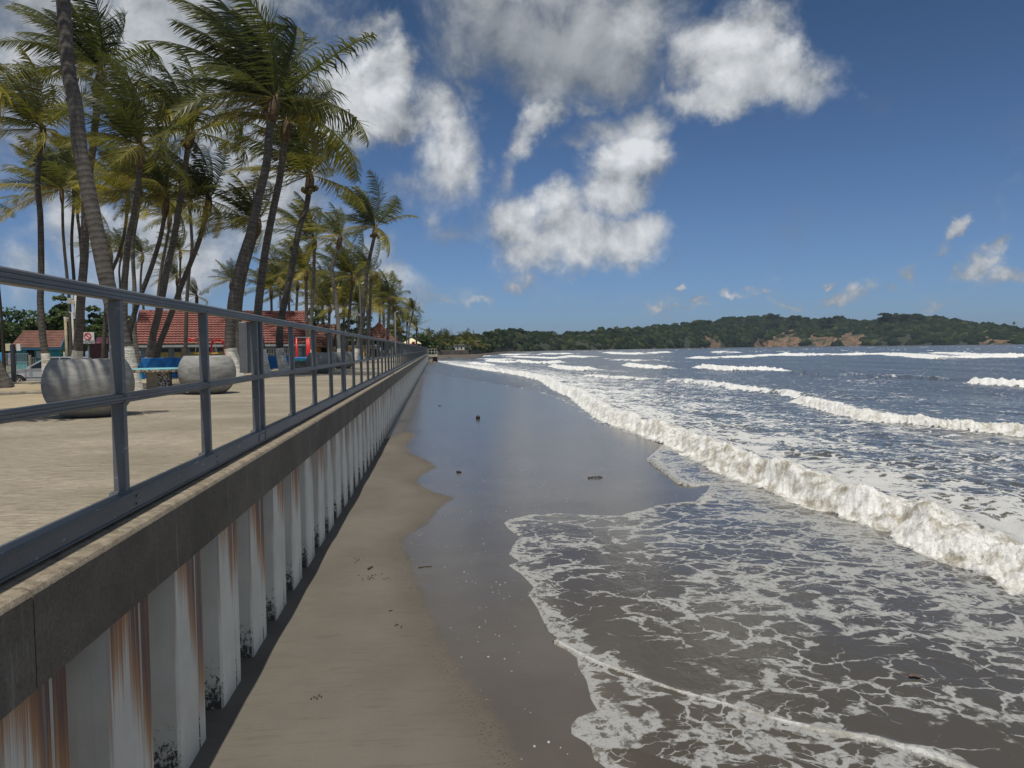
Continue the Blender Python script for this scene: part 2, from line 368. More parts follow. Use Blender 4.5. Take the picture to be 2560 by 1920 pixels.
def beach():
    ys = np.concatenate([[.4, .9, 1.3], 1 / np.linspace(1 / 1.6, 1 / 110, 330), [120, 140, 165, 220]])
    us = np.linspace(0, 1, 260) ** 1.25
    Y, U = np.meshgrid(ys, us, indexing='ij')
    X = -.7 + U * (4.35 + .75 * Y)
    Z = zs(X, Y) + .006 * fbm(X * 1.3, Y * 1.3, 3) - .03 * np.exp(-np.abs(X - .3) / .25) * (.6 + vnoise(X * 2, Y * 1.2, 9))
    d, s, _ = pdist(wet, X, Y); sd = np.where(inside(wetpoly, X, Y), d, -d)
    d2, s2, _ = pdist(edge, X, Y)
    m, t = newmat('beach_sand'); g = t.geo(); w = t.attr('wet'); wn_ = t.noise(g, 5, 4, .6)
    wr = t.math('MULTIPLY_ADD', t.math('SUBTRACT', wn_, .5), .20, w)
    k = t.ramp(wr, -.04, .10)
    big = t.noise(t.mapping(g, (.7, .5, 1)), 1.1, 4, .6)
    fine = t.noise(g, 110, 4, .8); rill = t.noise(t.mapping(g, (1.2, 9, 1)), 2.6, 5, .65)
    dry = t.mix(t.ramp(big, .3, .7), (.128, .115, .096), (.166, .149, .125))
    dry = t.mix(t.math('MULTIPLY', t.ramp(rill, .5, .72), .5), dry, (.105, .088, .067))
    dry = t.mix(t.math('MULTIPLY', t.ramp(fine, .35, .75), .35), dry, (.095, .08, .06))
    damp = t.ramp(wr, -.45, .0)
    dry = t.mix(t.math('MULTIPLY', damp, .35), dry, (.090, .077, .060))
    wetc = t.mix(t.ramp(big, .3, .7), (.086, .075, .061), (.108, .094, .077))
    col = t.mix(k, dry, wetc)
    # dark grains and weed along old swash lines
    ln = t.math('ABSOLUTE', t.math('ADD', wr, .05)); sp = t.noise(g, 46, 3, .75)
    dk = t.math('MULTIPLY', t.ramp(ln, .16, .0), t.ramp(sp, .57, .63))
    col = t.mix(t.math('MULTIPLY', dk, .7), col, (.03, .025, .02))
    # left-over foam flecks on the wet sand
    vo = t.n('ShaderNodeTexVoronoi', {'feature': 'F1'}, Scale=9.0, Randomness=1.0); t.t.links.new(t.mapping(g, (1.0, .6, 1)), vo.inputs['Vector'])
    vs_ = t.n('ShaderNodeSeparateColor'); t.t.links.new(vo.outputs['Color'], vs_.inputs[0])
    rad = t.math('MULTIPLY', t.ramp(vs_.outputs[0], .66, 1.0, False), .13)
    fl = t.math('LESS_THAN', vo.outputs['Distance'], rad)
    band = t.math('MULTIPLY', t.ramp(w, -.05, .25), t.ramp(t.noise(g, 1.2, 3, .5), .42, .62))
    fl = t.math('MULTIPLY', fl, band)
    vo2 = t.n('ShaderNodeTexVoronoi', {'feature': 'F1'}, Scale=30.0); t.t.links.new(t.mapping(g, (1.0, .6, 1)), vo2.inputs['Vector'])
    vs2 = t.n('ShaderNodeSeparateColor'); t.t.links.new(vo2.outputs['Color'], vs2.inputs[0])
    fl2 = t.math('MULTIPLY', t.math('LESS_THAN', vo2.outputs['Distance'], t.math('MULTIPLY', t.ramp(vs2.outputs[0], .86, 1.0, False), .3)), band)
    fl = t.math('MAXIMUM', fl, fl2)
    col = t.mix(t.math('MULTIPLY', fl, .85), col, (.42, .42, .41))
    film = t.attr('film')
    rough = t.mixf(k, .85, t.mixf(film, .34, .17)); rough = t.mixf(fl, rough, .6)
    hb = t.math('ADD', t.math('MULTIPLY', t.math('MULTIPLY', fine, t.math('SUBTRACT', 1.0, k)), .6), t.math('MULTIPLY', rill, t.mixf(k, .9, .35)))
    b = t.n('ShaderNodeBsdfPrincipled', None, Base_Color=col, Roughness=rough, Normal=t.bump(hb, .35, .012)); b.inputs['IOR'].default_value = 1.36
    t.t.links.new(t.mixf(k, .25, t.mixf(film, .35, .55)), b.inputs['Specular IOR Level'])
    finish(t, b)
    nr, nc = X.shape
    fl_ = sstep(4.6, 9.0, Y + .5 * fbm(X * .8, Y * .8, 15) + .35 * (X - 1.5)) * (.75 + .25 * sstep(9, 14, Y))
    struct('beach', np.stack([X, Y, Z], -1).reshape(-1, 3), grid_faces(nr, nc), m, True, {'wet': sd, 'film': fl_})
beach()

# ------------------------------------------------------------------ sea
BORE = [(1090, 905), (1134, 914), (1206, 925), (1249, 931), (1300, 939), (1348, 950), (1380, 972), (1425, 992), (1461, 1022), (1500, 1052), (1560, 1072), (1640, 1102), (1721, 1142), (1823, 1199), (1904, 1228), (1981, 1264), (2038, 1289), (2148, 1321), (2225, 1354), (2262, 1378), (2311, 1407), (2392, 1439), (2490, 1472), (2525, 1500), (2562, 1525), (2680, 1590), (2900, 1700)]
# broken crests: (points, height, face width, back length, foam length behind, strength)
BRK = [([(1960, 1000), (2010, 1012), (2059, 1026), (2148, 1051), (2270, 1063), (2392, 1076), (2560, 1090), (2760, 1112)], .27, .5, 2.2, 1.4, .85),
       ([(1640, 950), (1731, 957), (1833, 973), (1934, 983), (2030, 1003)], .22, .8, 2.0, 1.2, .35),
       ([(2390, 955), (2410, 957), (2480, 963), (2560, 968), (2760, 978)], .45, .8, 3.0, 1.4, 1.0),
       ([(2080, 935), (2110, 942), (2160, 946), (2260, 944), (2380, 950)], .30, 1.2, 3.0, .6, .10),
       ([(1552, 910), (1580, 918), (1640, 921), (1700, 917)], .40, .9, 3.0, 3, 1.0),
       ([(1725, 918), (1770, 923), (1820, 927), (1885, 926), (2000, 924)], .42, 1.0, 3.0, 3, .85),
       ([(1700, 893), (1760, 896), (1850, 894), (1910, 890), (2000, 886)], .40, 2.0, 6.0, 5, .9),
       ([(1900, 886), (2000, 889), (2080, 888), (2200, 886), (2330, 897), (2450, 895), (2560, 892), (2760, 890)], .50, 2.5, 8.0, 7, 1.0),
       ([(2310, 882), (2400, 889), (2480, 894)], .4, 2.5, 8.0, 10, .6),
       ([(1608, 882), (1640, 884), (1685, 880)], .5, 3.0, 8.0, 4, 1.0), ([(1500, 881), (1530, 884), (1590, 886), (1615, 882)], .45, 3.0, 8.0, 5, 1.0),
       ([(1365, 915), (1400, 922), (1450, 926), (1500, 920)], .36, .8, 2.5, 4, 1.0), ([(1206, 902), (1240, 905), (1275, 907)], .35, 1.2, 3.0, 3, 1.0),
       ([(1272, 904), (1320, 907), (1375, 908), (1420, 904)], .36, 1.2, 3.0, 2.5, 1.0), ([(1258, 892), (1310, 894), (1380, 896), (1440, 893)], .4, 2.0, 5.0, 4, .9),
       ([(1400, 890), (1460, 893), (1530, 892)], .3, 2.0, 4.0, 4, .7), ([(1165, 909), (1190, 913), (1230, 914)], .25, .8, 2.0, 1.5, 1.0),
       ([(1340, 884), (1390, 886), (1455, 884)], .45, 3.0, 6.0, 5, 1.0), ([(1240, 886), (1290, 888), (1330, 885)], .35, 3.0, 6.0, 5, .8), ([(1180, 897), (1260, 899), (1300, 897)], .2, 2.0, 4, 4, .6),
       ([(1100, 890), (1180, 891), (1250, 889)], .25, 2.0, 4, 4, .7), ([(1770, 880), (1800, 882), (1880, 881)], .45, 3, 8, 4, .8), ([(1510, 898), (1600, 902), (1680, 900)], .2, 2, 5, 3, .35),
       ([(1950, 934), (2000, 938), (2050, 936)], .28, 1.2, 3, 1, .08), ([(1440, 940), (1540, 948), (1640, 950)], .15, 1.0, 2.0, 3, .5)]
def sea():
    ys = np.concatenate([np.linspace(1.0, 3.4, 30)[:-1], 1 / np.linspace(1 / 3.4, 1 / 70, 640)[:-1], 70 * (1.0125 ** np.arange(300))])
    us = np.linspace(0, 1, 800)
    Y, U = np.meshgrid(ys, us, indexing='ij')
    X = .12 + U * (3.2 + 1.0 * Y)
    shp = X.shape
    near = Y < 130
    base = np.maximum(zs(X, Y) + .012, -2.03)
    # water edge
    d, _, _ = pdist(edge, X, Y); sw = np.where(inside(seapoly, X, Y), d, -d)
    d = None
    film = np.where(sw < 0, np.maximum(sw * .35, -.07), .016 * (1 - np.exp(-np.maximum(sw, 0) / .035)) + .02 * sstep(.1, 2.5, sw)) - .010
    # main bore
    bp = np.array([on_sea(*q, z=-1.93) for q in BORE])
    wob = .10 * fbm(X * 1.7, Y * 1.7, 5) + .05 * fbm(X * 6, Y * 6, 6)
    bd, bs, bt = pdist(bp, X, Y); sb = bd * bs + wob * sstep(.1, .5, bt)
    Hb = np.interp(bt, [0, .1, .3, .5, 1], [.06, .12, .25, .32, .36]) * (1 + .42 * fbm(X * .55, Y * .55, 8, 3) + .16 * fbm(X * 2.2, Y * 2.2, 9, 2))
    prof = sstep(-.02, .55, sb) * (.45 + .55 * np.exp(-np.maximum(sb - .55, 0) / 1.3)) * np.exp(-np.maximum(sb - 3, 0) / 9)
    Z = base + film + Hb * prof
    chop = (.055 * fbm(X * .8 + .4 * fbm(X * .3, Y * .3, 12), Y * .38, 21, 4) + .012 * fbm(X * 3.2, Y * 1.7, 22, 3))
    swell = .10 * np.sin(X * .55 + 2.0 * fbm(X * .05, Y * .02, 31, 2)) * sstep(14, 40, X)
    off = sstep(.3, 3.5, sb)
    Z += chop * (.06 * sstep(.2, 2, sw) + 1.0 * off) * (1 - .35 * sstep(60, 300, Y)) + swell * sstep(1, 10, sb)
    # foam fields
    n0 = fbm(X * .45, Y * .38, 41, 4); n1 = fbm(X * 1.6, Y * 1.1, 42, 4)
    foam = np.zeros(shp); thick = np.zeros(shp)
    inw = sw > -.02
    f_sw = .262 + .09 * n0 + .06 * n1
    f_sw += (.26 + .35 * n1) * np.exp(-np.maximum(sw, 0) / .045) + .17 * np.exp(-np.maximum(sw, 0) / .22)
    f_sw -= .16 * sstep(.1, .4, sw) * sstep(1.0, .5, sw) * sstep(8, 6.5, Y)
    f_sw += .16 * np.exp(-np.abs(sb + .8) / .9)
    f_sw *= 1 - .55 * sstep(16, 30, Y)
    # smooth pool behind the second swash line
    foam = np.where(sb < 0, f_sw, 0)
    back = .37 * np.exp(-np.maximum(sb - 1.0, 0) / 8.0) + .26 * n0 * np.exp(-np.maximum(sb, 0) / 14) + .12 * n1
    back = np.where(sb >= 0, back, 0) + np.where(sb >= 0, .06 + .10 * sstep(.25, .7, fbm(X * .16, Y * .07, 47, 3)), 0)
    foam = np.maximum(foam, back)
    bw = np.interp(bt, [0, .15, .35, 1], [.12, .30, .90, 1.15])
    core = sstep(-.14, -.02, sb) * sstep(1.0, .45, sb / bw + .25 * n1) * np.interp(bt, [0, .10, .26, .34], [.30, .50, .62, 1])
    foam = np.maximum(foam, core * (1.0 - .10 * sstep(.25, .6, n1) * sstep(.5, .9, sb))); thick = np.maximum(thick, core)
    # overriding swash line
    L2 = poly_b([(1386, 1608), (1430, 1630), (1479, 1657), (1551, 1686), (1623, 1711), (1700, 1739), (1817, 1773), (1933, 1812), (2050, 1843), (2167, 1865), (2186, 1868), (2244, 1887), (2322, 1910), (2450, 1960), (2700, 2080)])
    ld, ls, lt = pdist(L2, X, Y); sl_ = ld * ls + .015 * n1
    lw = np.interp(lt, [0, .05, .5, .55, .8, 1], [.05, .026, .024, .06, .12, .14]) * (1 + .5 * n1)
    lk = sstep(-.012, .0, sl_) * sstep(1, .35, np.maximum(sl_, 0) / lw)
    Z += .012 * lk + .010 * sstep(-.01, .02, sl_) * np.exp(-np.maximum(sl_, 0) / .6) * (ld < 3)
    foam = np.maximum(foam, lk); thick = np.maximum(thick, .55 * lk)
    foam = np.where((sl_ > .02) & (ld < .40), np.maximum(foam, (.56 + .5 * n1) * np.exp(-ld / .18)), foam)
    foam = np.where((sl_ < 0) & (ld < .9) & (sw > 0), np.maximum(foam, .34 + .16 * n0 + .1 * n1), foam)
    # small lip against the ebb
    L3 = poly_b([(1640, 1100), (1661, 1112), (1628, 1150), (1655, 1178), (1700, 1213), (1740, 1218), (1783, 1214), (1770, 1234), (1740, 1257), (1690, 1260), (1640, 1265)])
    d3, s3, t3 = pdist(L3, X, Y); q3 = np.exp(-(d3 / .14) ** 2)
    Z += .05 * q3 * np.sin(PI * np.clip(t3, 0, 1)) ** .6 * (sw > 0)
    lip = sstep(.02, .08, d3) * sstep(.30, .10, d3) * (sw > 0) * sstep(.25, .4, t3)
    foam = np.maximum(foam, lip * (.50 + .5 * n1)); thick = np.maximum(thick, lip * .25 * sstep(.0, .4, n1))
    # breaking crests further out
    for P, hh, wf, wb, fl, st in BRK:
        pp = np.array([on_sea(*q) for q in P]); lo = pp.min(0) - 45; hi = pp.max(0) + 45
        m = (X > lo[0]) & (X < hi[0]) & (Y > lo[1]) & (Y < hi[1])
        xs, yy = X[m], Y[m]
        sc = max(1.0, wf)
        w2 = .22 * sc * fbm(xs * 1.1 / sc, yy * 1.1 / sc, 61) + .1 * sc * fbm(xs * 4 / sc, yy * 4 / sc, 62)
        dd, s_, t_ = pdist(pp, xs, yy); s2 = dd * s_ + w2
        endd = np.minimum(np.hypot(xs - pp[0, 0], yy - pp[0, 1]), np.hypot(xs - pp[-1, 0], yy - pp[-1, 1]))
        tap = sstep(0, .12, t_) * sstep(1, .88, t_)
        pr = sstep(-.1 * wf, wf, s2) * np.exp(-np.maximum(s2 - wf, 0) / wb) * tap
        Z[m] += hh * pr
        nn = fbm(xs * .9 / sc, yy * .5 / sc, 63)
        cc = sstep(-.3 * wf, .0, s2) * sstep(2.1 * wf, 1.1 * wf, s2) * sstep(.02, .10, t_ + .04 * nn) * sstep(.99, .90, t_ + .04 * nn)
        cc *= 1 - .75 * sstep(.1, .5, fbm(xs * .35 / sc, yy * .22 / sc, 66, 3)) * (sc > 1.4)
        cc *= np.clip(st * 1.25 + .7 * nn * (1 - .5 * st), 0, 1) if st > .2 else np.clip(st + nn * .6, 0, .5)
        foam[m] = np.maximum(foam[m], cc); thick[m] = np.maximum(thick[m], cc * (cc > .5))
        tr = .62 * st * np.exp(-np.maximum(s2 - wf, 0) / (fl + .1)) * (s2 > 0) * tap + .18 * st * tap * np.exp(-np.maximum(-s2, 0) / (wf * 3)) * (s2 <= 0)
        foam[m] = np.maximum(foam[m], tr + .3 * nn * tr)
    # whitecaps far out
    wc = sstep(.52, .66, fbm(X * .10, Y * .035, 71, 3)) * sstep(90, 220, Y)
    foam = np.maximum(foam, wc * .75 * (fbm(X * .5, Y * .3, 72, 3) > .0))
    # lumpy broken water
    lump = fbm(X * 2.0, Y * 1.6, 81, 4) * .10 + np.abs(fbm(X * 6, Y * 6, 82, 3)) * .03 + fbm(X * 15, Y * 15, 83, 3) * .030
    Z += thick * lump * np.interp(Y, [2, 30, 100], [.9, 1.3, 2.2]) * np.where(ld < .3, .12, 1)
    foam = np.where(inw, np.clip(foam, 0, 1), 0)
    Z[sw < -.25] -= .05
    m, t = newmat('sea_water'); g = t.geo(); fo = t.attr('foam'); th = t.attr('thick'); dep = t.attr('depth')
    wn_ = t.n('ShaderNodeTexNoise', None, Scale=1.3, Detail=4.0, Roughness=.6); t.t.links.new(g, wn_.inputs['Vector'])
    wp = t.n('ShaderNodeVectorMath', {'operation': 'MULTIPLY_ADD'}); t.t.links.new(wn_.outputs['Color'], wp.inputs[0]); wp.inputs[1].default_value = (1.0, .8, 0); t.t.links.new(g, wp.inputs[2])
    def lace(scale, st):
        v = t.n('ShaderNodeTexVoronoi', {'feature': 'DISTANCE_TO_EDGE'}, Scale=scale, Randomness=1.0)
        t.t.links.new(t.mapping(wp.outputs[0], st, rot=(0, 0, .25)), v.inputs['Vector']); return v.outputs['Distance']
    nb0 = t.noise(g, .9, 3, .6)
    la3 = t.math('MULTIPLY_ADD', lace(14.0, (.8, 1.0, .0)), 1.5, .22)
    la = t.math('MINIMUM', la3, t.math('MINIMUM', t.math('MULTIPLY', t.mixf(t.ramp(nb0, .42, .58), lace(2.3, (.8, 1.0, .0)), lace(3.9, (.75, 1.0, .0))), 1.5), t.math('MULTIPLY_ADD', lace(6.6, (.8, 1.0, .0)), 1.6, .10)))
    nf = t.noise(t.mapping(g, (.75, 1, 1)), 4.5, 7, .72); nb = t.noise(t.mapping(g, (.8, 1, 1)), 1.6, 5, .6)
    val = t.math('ADD', t.math('MULTIPLY', la, 1.15), t.math('MULTIPLY_ADD', t.math('SUBTRACT', nf, .5), t.mixf(t.ramp(dep, .1, .5), .55, 1.05), t.math('MULTIPLY', t.math('SUBTRACT', nb, .5), .5)))
    df = t.math('SUBTRACT', t.math('MULTIPLY', fo, .92), .16)
    mask = t.ramp(t.math('SUBTRACT', df, val), -.045, .045)
    mask = t.math('MAXIMUM', mask, t.ramp(fo, .82, .98))
    bub = t.noise(g, 55, 2, .7)
    hole = t.math('MULTIPLY', t.ramp(t.noise(t.mapping(g, (1, .7, 1)), 15, 4, .7), .50, .38), t.math('SUBTRACT', 1.0, t.math('MAXIMUM', th, t.math('MULTIPLY', dep, 2.0))), clamp=True)
    mask = t.math('MULTIPLY', mask, t.mixf(hole, t.mixf(t.ramp(bub, .32, .5), .66, 1.0), .12))
    lump_ = t.noise(g, 9, 6, .7)
    fcol = t.mix(th, t.mix(t.ramp(dep, .1, .5), (.38, .38, .365), (.56, .555, .53)), t.mix(t.ramp(t.math('ADD', t.math('MULTIPLY', t.noise(t.mapping(g, (1.6, 1, .6)), 2.6, 6, .7), .8), t.math('MULTIPLY', lump_, .25)), .40, .60), (.40, .365, .28), (.88, .87, .83)))
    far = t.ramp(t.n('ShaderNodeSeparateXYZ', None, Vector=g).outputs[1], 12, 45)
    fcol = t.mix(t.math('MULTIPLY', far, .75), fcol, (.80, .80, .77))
    wcol = t.mix(t.ramp(dep, .0, .35), (.072, .061, .047), (.082, .079, .066))
    wcol = t.mix(t.math('MULTIPLY', t.ramp(fo, .2, .7), .7), wcol, (.16, .145, .11))
    rp1 = t.noise(t.mapping(g, (1.4, .8, 1)), 6.0, 5, .6); rp2 = t.noise(t.mapping(g, (1.2, .6, 1)), 1.1, 5, .55)
    rip = t.math('ADD', t.math('MULTIPLY', rp1, t.mixf(t.ramp(dep, 0, .3), .06, .25)), t.math('MULTIPLY', rp2, t.mixf(t.ramp(dep, .0, .3), .05, 1.0)))
    nw = t.bump(rip, .55, .10)
    nfm = t.bump(t.math('ADD', t.math('MULTIPLY', lump_, th), t.math('MULTIPLY', t.noise(g, 28, 5, .75), .45)), .9, .05)
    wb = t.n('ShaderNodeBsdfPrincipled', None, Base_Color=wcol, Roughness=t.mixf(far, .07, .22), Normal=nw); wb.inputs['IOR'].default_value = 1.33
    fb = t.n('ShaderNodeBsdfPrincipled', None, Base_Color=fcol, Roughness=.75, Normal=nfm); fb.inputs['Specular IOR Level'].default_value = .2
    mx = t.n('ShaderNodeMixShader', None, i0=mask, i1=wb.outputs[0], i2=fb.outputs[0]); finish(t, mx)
    struct('sea', np.stack([X, Y, Z], -1).reshape(-1, 3), grid_faces(*shp), m, True, {'foam': foam, 'thick': thick, 'depth': np.where(sb > 0, sstep(.0, 2.5, sb), .12 * sstep(.2, 2.0, sw))})
    # open water to the horizon, and the sea beside and behind
    mb = MB(); s = 5000
    z0 = -2.16
    mb.add([(.12, -40, z0), (s, -40, z0), (s, s, z0), (-s, s, z0), (-s, 600, z0), (.12, 600, z0)], [(0, 1, 2, 3, 4, 5)])
    m2, t = newmat('open_water'); g = t.geo()
    r2 = t.noise(t.mapping(g, (.25, .1, 1)), 1.0, 6, .6)
    b = t.n('ShaderNodeBsdfPrincipled', None, Base_Color=(.062, .066, .062, 1), Roughness=.24, Normal=t.bump(r2, .8, .6)); b.inputs['IOR'].default_value = 1.33; finish(t, b)
    struct('open_water', mb.v, mb.f, m2)
sea()
# ================================================================== promenade, seawall, railing
YEND = 157.0
def promenade():
    m, t = newmat('broomed_concrete'); g = t.geo()
    n1 = t.noise(t.mapping(g, (.5, 1.0, 1)), .9, 6, .65); n2 = t.noise(g, 22, 5, .75); n3 = t.noise(t.mapping(g, (3, 24, 1)), 2.0, 5, .7)
    c = t.mix(t.ramp(n1, .3, .72), (.25, .212, .150), (.40, .345, .255))
    c = t.mix(t.math('MULTIPLY', t.ramp(n3, .44, .60), .6), c, (.12, .10, .075))
    c = t.mix(t.math('MULTIPLY', t.ramp(n2, .5, .68), .5), c, (.12, .10, .075))
    sp = t.noise(g, 90, 2, .6); c = t.mix(t.math('MULTIPLY', t.ramp(sp, .62, .7), .5), c, (.45, .40, .31))
    b = t.n('ShaderNodeBsdfPrincipled', None, Base_Color=c, Roughness=.9, Normal=t.bump(t.math('ADD', n2, t.math('MULTIPLY', n3, .6)), .5, .012)); finish(t, b)
    mb = MB()
    for i, y0 in enumerate(np.arange(-6, YEND, 6.0)):
        mb.box(-4.65, -.04, y0, min(y0 + 5.985, YEND), -.2, 0 if i % 2 else -.001)
    o = struct('promenade', mb.v, mb.f, m, label=None)
promenade()

def landsand():
    m, t = newmat('dry_sand'); g = t.geo()
    n1 = t.noise(g, .55, 6, .65); n2 = t.noise(g, 14, 5, .75); n3 = t.noise(t.mapping(g, (1, 5, 1)), 1.2, 4, .6)
    c = t.mix(t.ramp(n1, .3, .7), (.33, .265, .165), (.42, .345, .225))
    c = t.mix(t.math('MULTIPLY', t.ramp(n2, .52, .7), .5), c, (.19, .15, .10))
    c = t.mix(t.math('MULTIPLY', t.ramp(n3, .56, .66), .5), c, (.20, .165, .115))
    far = t.n('ShaderNodeSeparateXYZ', None, Vector=g).outputs[1]
    c = t.mix(t.math('MULTIPLY', t.ramp(far, 46, 52), t.math('MULTIPLY', t.ramp(t.noise(g, .3, 4, .6), .3, .6), .8)), c, (.07, .085, .035))
    b = t.n('ShaderNodeBsdfPrincipled', None, Base_Color=c, Roughness=.95, Normal=t.bump(n2, .5, .03)); finish(t, b)
    ys = np.concatenate([np.linspace(-8, 60, 90), np.linspace(62, 330, 60)]); xs = np.concatenate([np.linspace(-220, -40, 20)[:-1], np.linspace(-40, -4.64, 70)])
    Y, X = np.meshgrid(ys, xs, indexing='ij')
    Z = zland(X, Y) + .05 * fbm(X * .4, Y * .4, 7) * sstep(5.2, 7, -X)
    struct('sandy_ground', np.stack([X, Y, Z], -1).reshape(-1, 3), grid_faces(*X.shape), m, True)
landsand()

def seawall():
    root = thing('seawall', 'long seawall with dark concrete cap over rust streaked white sheet piling', 'seawall', (0, 0, -.4))
    # cap
    m, t = newmat('cap_concrete'); g = t.geo(); sx = t.n('ShaderNodeSeparateXYZ', None, Vector=g)
    n1 = t.noise(t.mapping(g, (1, .7, 1)), 1.6, 6, .65); n2 = t.noise(g, 60, 4, .75); st = t.noise(t.mapping(g, (4, 5.5, .5)), 3.2, 5, .7); bl = t.noise(g, 7, 5, .75)
    c = t.mix(t.ramp(n1, .3, .7), (.13, .108, .080), (.22, .187, .142))
    c = t.mix(t.math('MULTIPLY', t.ramp(n2, .42, .7), .55), c, (.06, .051, .04))
    c = t.mix(t.math('MULTIPLY', t.ramp(st, .57, .72), .5), c, (.32, .30, .26))
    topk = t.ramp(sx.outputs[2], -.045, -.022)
    scr = t.noise(t.mapping(g, (1, 7, 2.2), rot=(.5, 0, 0)), 5.0, 3, .8, 1.5)
    c = t.mix(t.math('MULTIPLY', t.ramp(scr, .68, .74), .35), c, (.40, .38, .34))
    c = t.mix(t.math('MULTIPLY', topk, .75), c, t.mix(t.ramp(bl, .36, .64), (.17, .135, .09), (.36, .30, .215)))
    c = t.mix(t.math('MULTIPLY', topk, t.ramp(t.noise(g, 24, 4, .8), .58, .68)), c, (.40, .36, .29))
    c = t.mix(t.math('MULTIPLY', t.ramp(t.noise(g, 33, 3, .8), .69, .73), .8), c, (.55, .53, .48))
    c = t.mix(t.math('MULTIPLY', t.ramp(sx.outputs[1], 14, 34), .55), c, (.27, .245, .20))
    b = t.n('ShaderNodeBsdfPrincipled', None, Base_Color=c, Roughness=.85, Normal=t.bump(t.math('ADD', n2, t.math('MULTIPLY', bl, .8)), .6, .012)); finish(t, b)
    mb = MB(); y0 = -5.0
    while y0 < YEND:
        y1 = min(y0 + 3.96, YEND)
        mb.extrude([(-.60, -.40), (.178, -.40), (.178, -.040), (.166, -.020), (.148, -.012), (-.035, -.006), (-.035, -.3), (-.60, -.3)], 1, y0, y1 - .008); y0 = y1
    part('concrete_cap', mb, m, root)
    # piling
    m, t = newmat('pile_paint'); g = t.geo(); sx = t.n('ShaderNodeSeparateXYZ', None, Vector=g); z = sx.outputs[2]; y = sx.outputs[1]
    nrm = t.n('ShaderNodeSeparateXYZ', None, Vector=t.n('ShaderNodeNewGeometry').outputs['Normal'])
    n1 = t.noise(g, 2.0, 5, .6); fine = t.noise(g, 120, 3, .7)
    c = t.mix(t.ramp(n1, .3, .7), (.66, .635, .55), (.80, .775, .68))
    s1 = t.noise(t.mapping(g, (11, 11, .10)), 1.0, 5, .75); s2 = t.noise(t.mapping(g, (46, 46, .22)), 1.0, 4, .7); patch = t.noise(t.mapping(g, (.0, 1, .0)), .95, 2, .5)
    hgt = t.ramp(z, -1.75, -.45, False)                              # rust runs down from the cap
    amt = t.math('ADD', t.math('MULTIPLY', t.ramp(y, 10, 4.0), .20), t.math('MULTIPLY_ADD', patch, 1.1, -.66))
    amt = t.math('ADD', amt, t.math('MULTIPLY_ADD', hgt, .68, -.42))
    u_ = t.math('FRACT', t.math('DIVIDE', t.math('ADD', y, 4.38 + 8.9), .89)); amt = t.math('ADD', amt, t.math('MULTIPLY_ADD', t.ramp(u_, .12, .42), .24, -.15))      # worst along the interlocks
    r = t.math('ADD', t.math('MULTIPLY', s1, .75), t.math('MULTIPLY', s2, .35))
    rust = t.ramp(t.math('ADD', r, amt), .56, .74); rdark = t.ramp(t.math('ADD', r, amt), .68, .90)
    face = t.ramp(nrm.outputs[0], .55, .9)                             # streaks run on the outer faces
    rust = t.math('MULTIPLY', rust, t.mixf(face, .12, 1.0))
    rc = t.mix(rdark, (.42, .175, .04), (.10, .024, .011))
    c = t.mix(t.math('MULTIPLY', rust, .92), c, rc)
    lim = t.math('MULTIPLY', t.ramp(s2, .5, .7), t.mixf(face, .0, .35)); c = t.mix(lim, c, (.66, .65, .60))
    web = t.ramp(nrm.outputs[1], -.5, -.9)
    alg = t.math('MULTIPLY', t.ramp(t.math('ADD', t.noise(t.mapping(g, (1.6, 1.6, 1)), 22, 5, .85), t.math('MULTIPLY', t.ramp(z, -1.30, -1.75), .22)), .60, .66), t.ramp(z, -1.22, -1.42))
    alg = t.math('MULTIPLY', alg, t.mixf(face, 1.0, .08))
    c = t.mix(t.math('MULTIPLY', alg, .92), c, (.012, .011, .009))
    c = t.mix(t.math('MULTIPLY', t.ramp(z, -1.60, -1.86), .6), c, (.10, .095, .075))
    b = t.n('ShaderNodeBsdfPrincipled', None, Base_Color=c, Roughness=.55, Normal=t.bump(t.math('ADD', fine, t.math('MULTIPLY', s2, .5)), .2, .006)); finish(t, b)
    P = []; p = .89; y0 = -4.38
    while y0 < YEND + .5:
        P += [(-.34, y0 - .10), (.125, y0 - .012), (.14, y0 + .004), (.14, y0 + .335), (.130, y0 + .341), (.130, y0 + .352), (.14, y0 + .358), (.14, y0 + .47), (.125, y0 + .485), (-.34, y0 + .575)]
        y0 += p
    mb = MB(); vs = [(x, y_, z_) for z_ in (-2.3, -.39) for x, y_ in P]; n = len(P)
    mb.add(vs, [(i, i + 1, n + i + 1, n + i) for i in range(n - 1)])
    part('sheet_piling', mb, m, root)
    # paler strip fixed along the far cap
    mb = MB(); mb.box(.18, .24, 132, 150, -.62, -.38); part('fender_board', mb, pm('fender_paint', (.55, .53, .48), .7), root)
seawall()

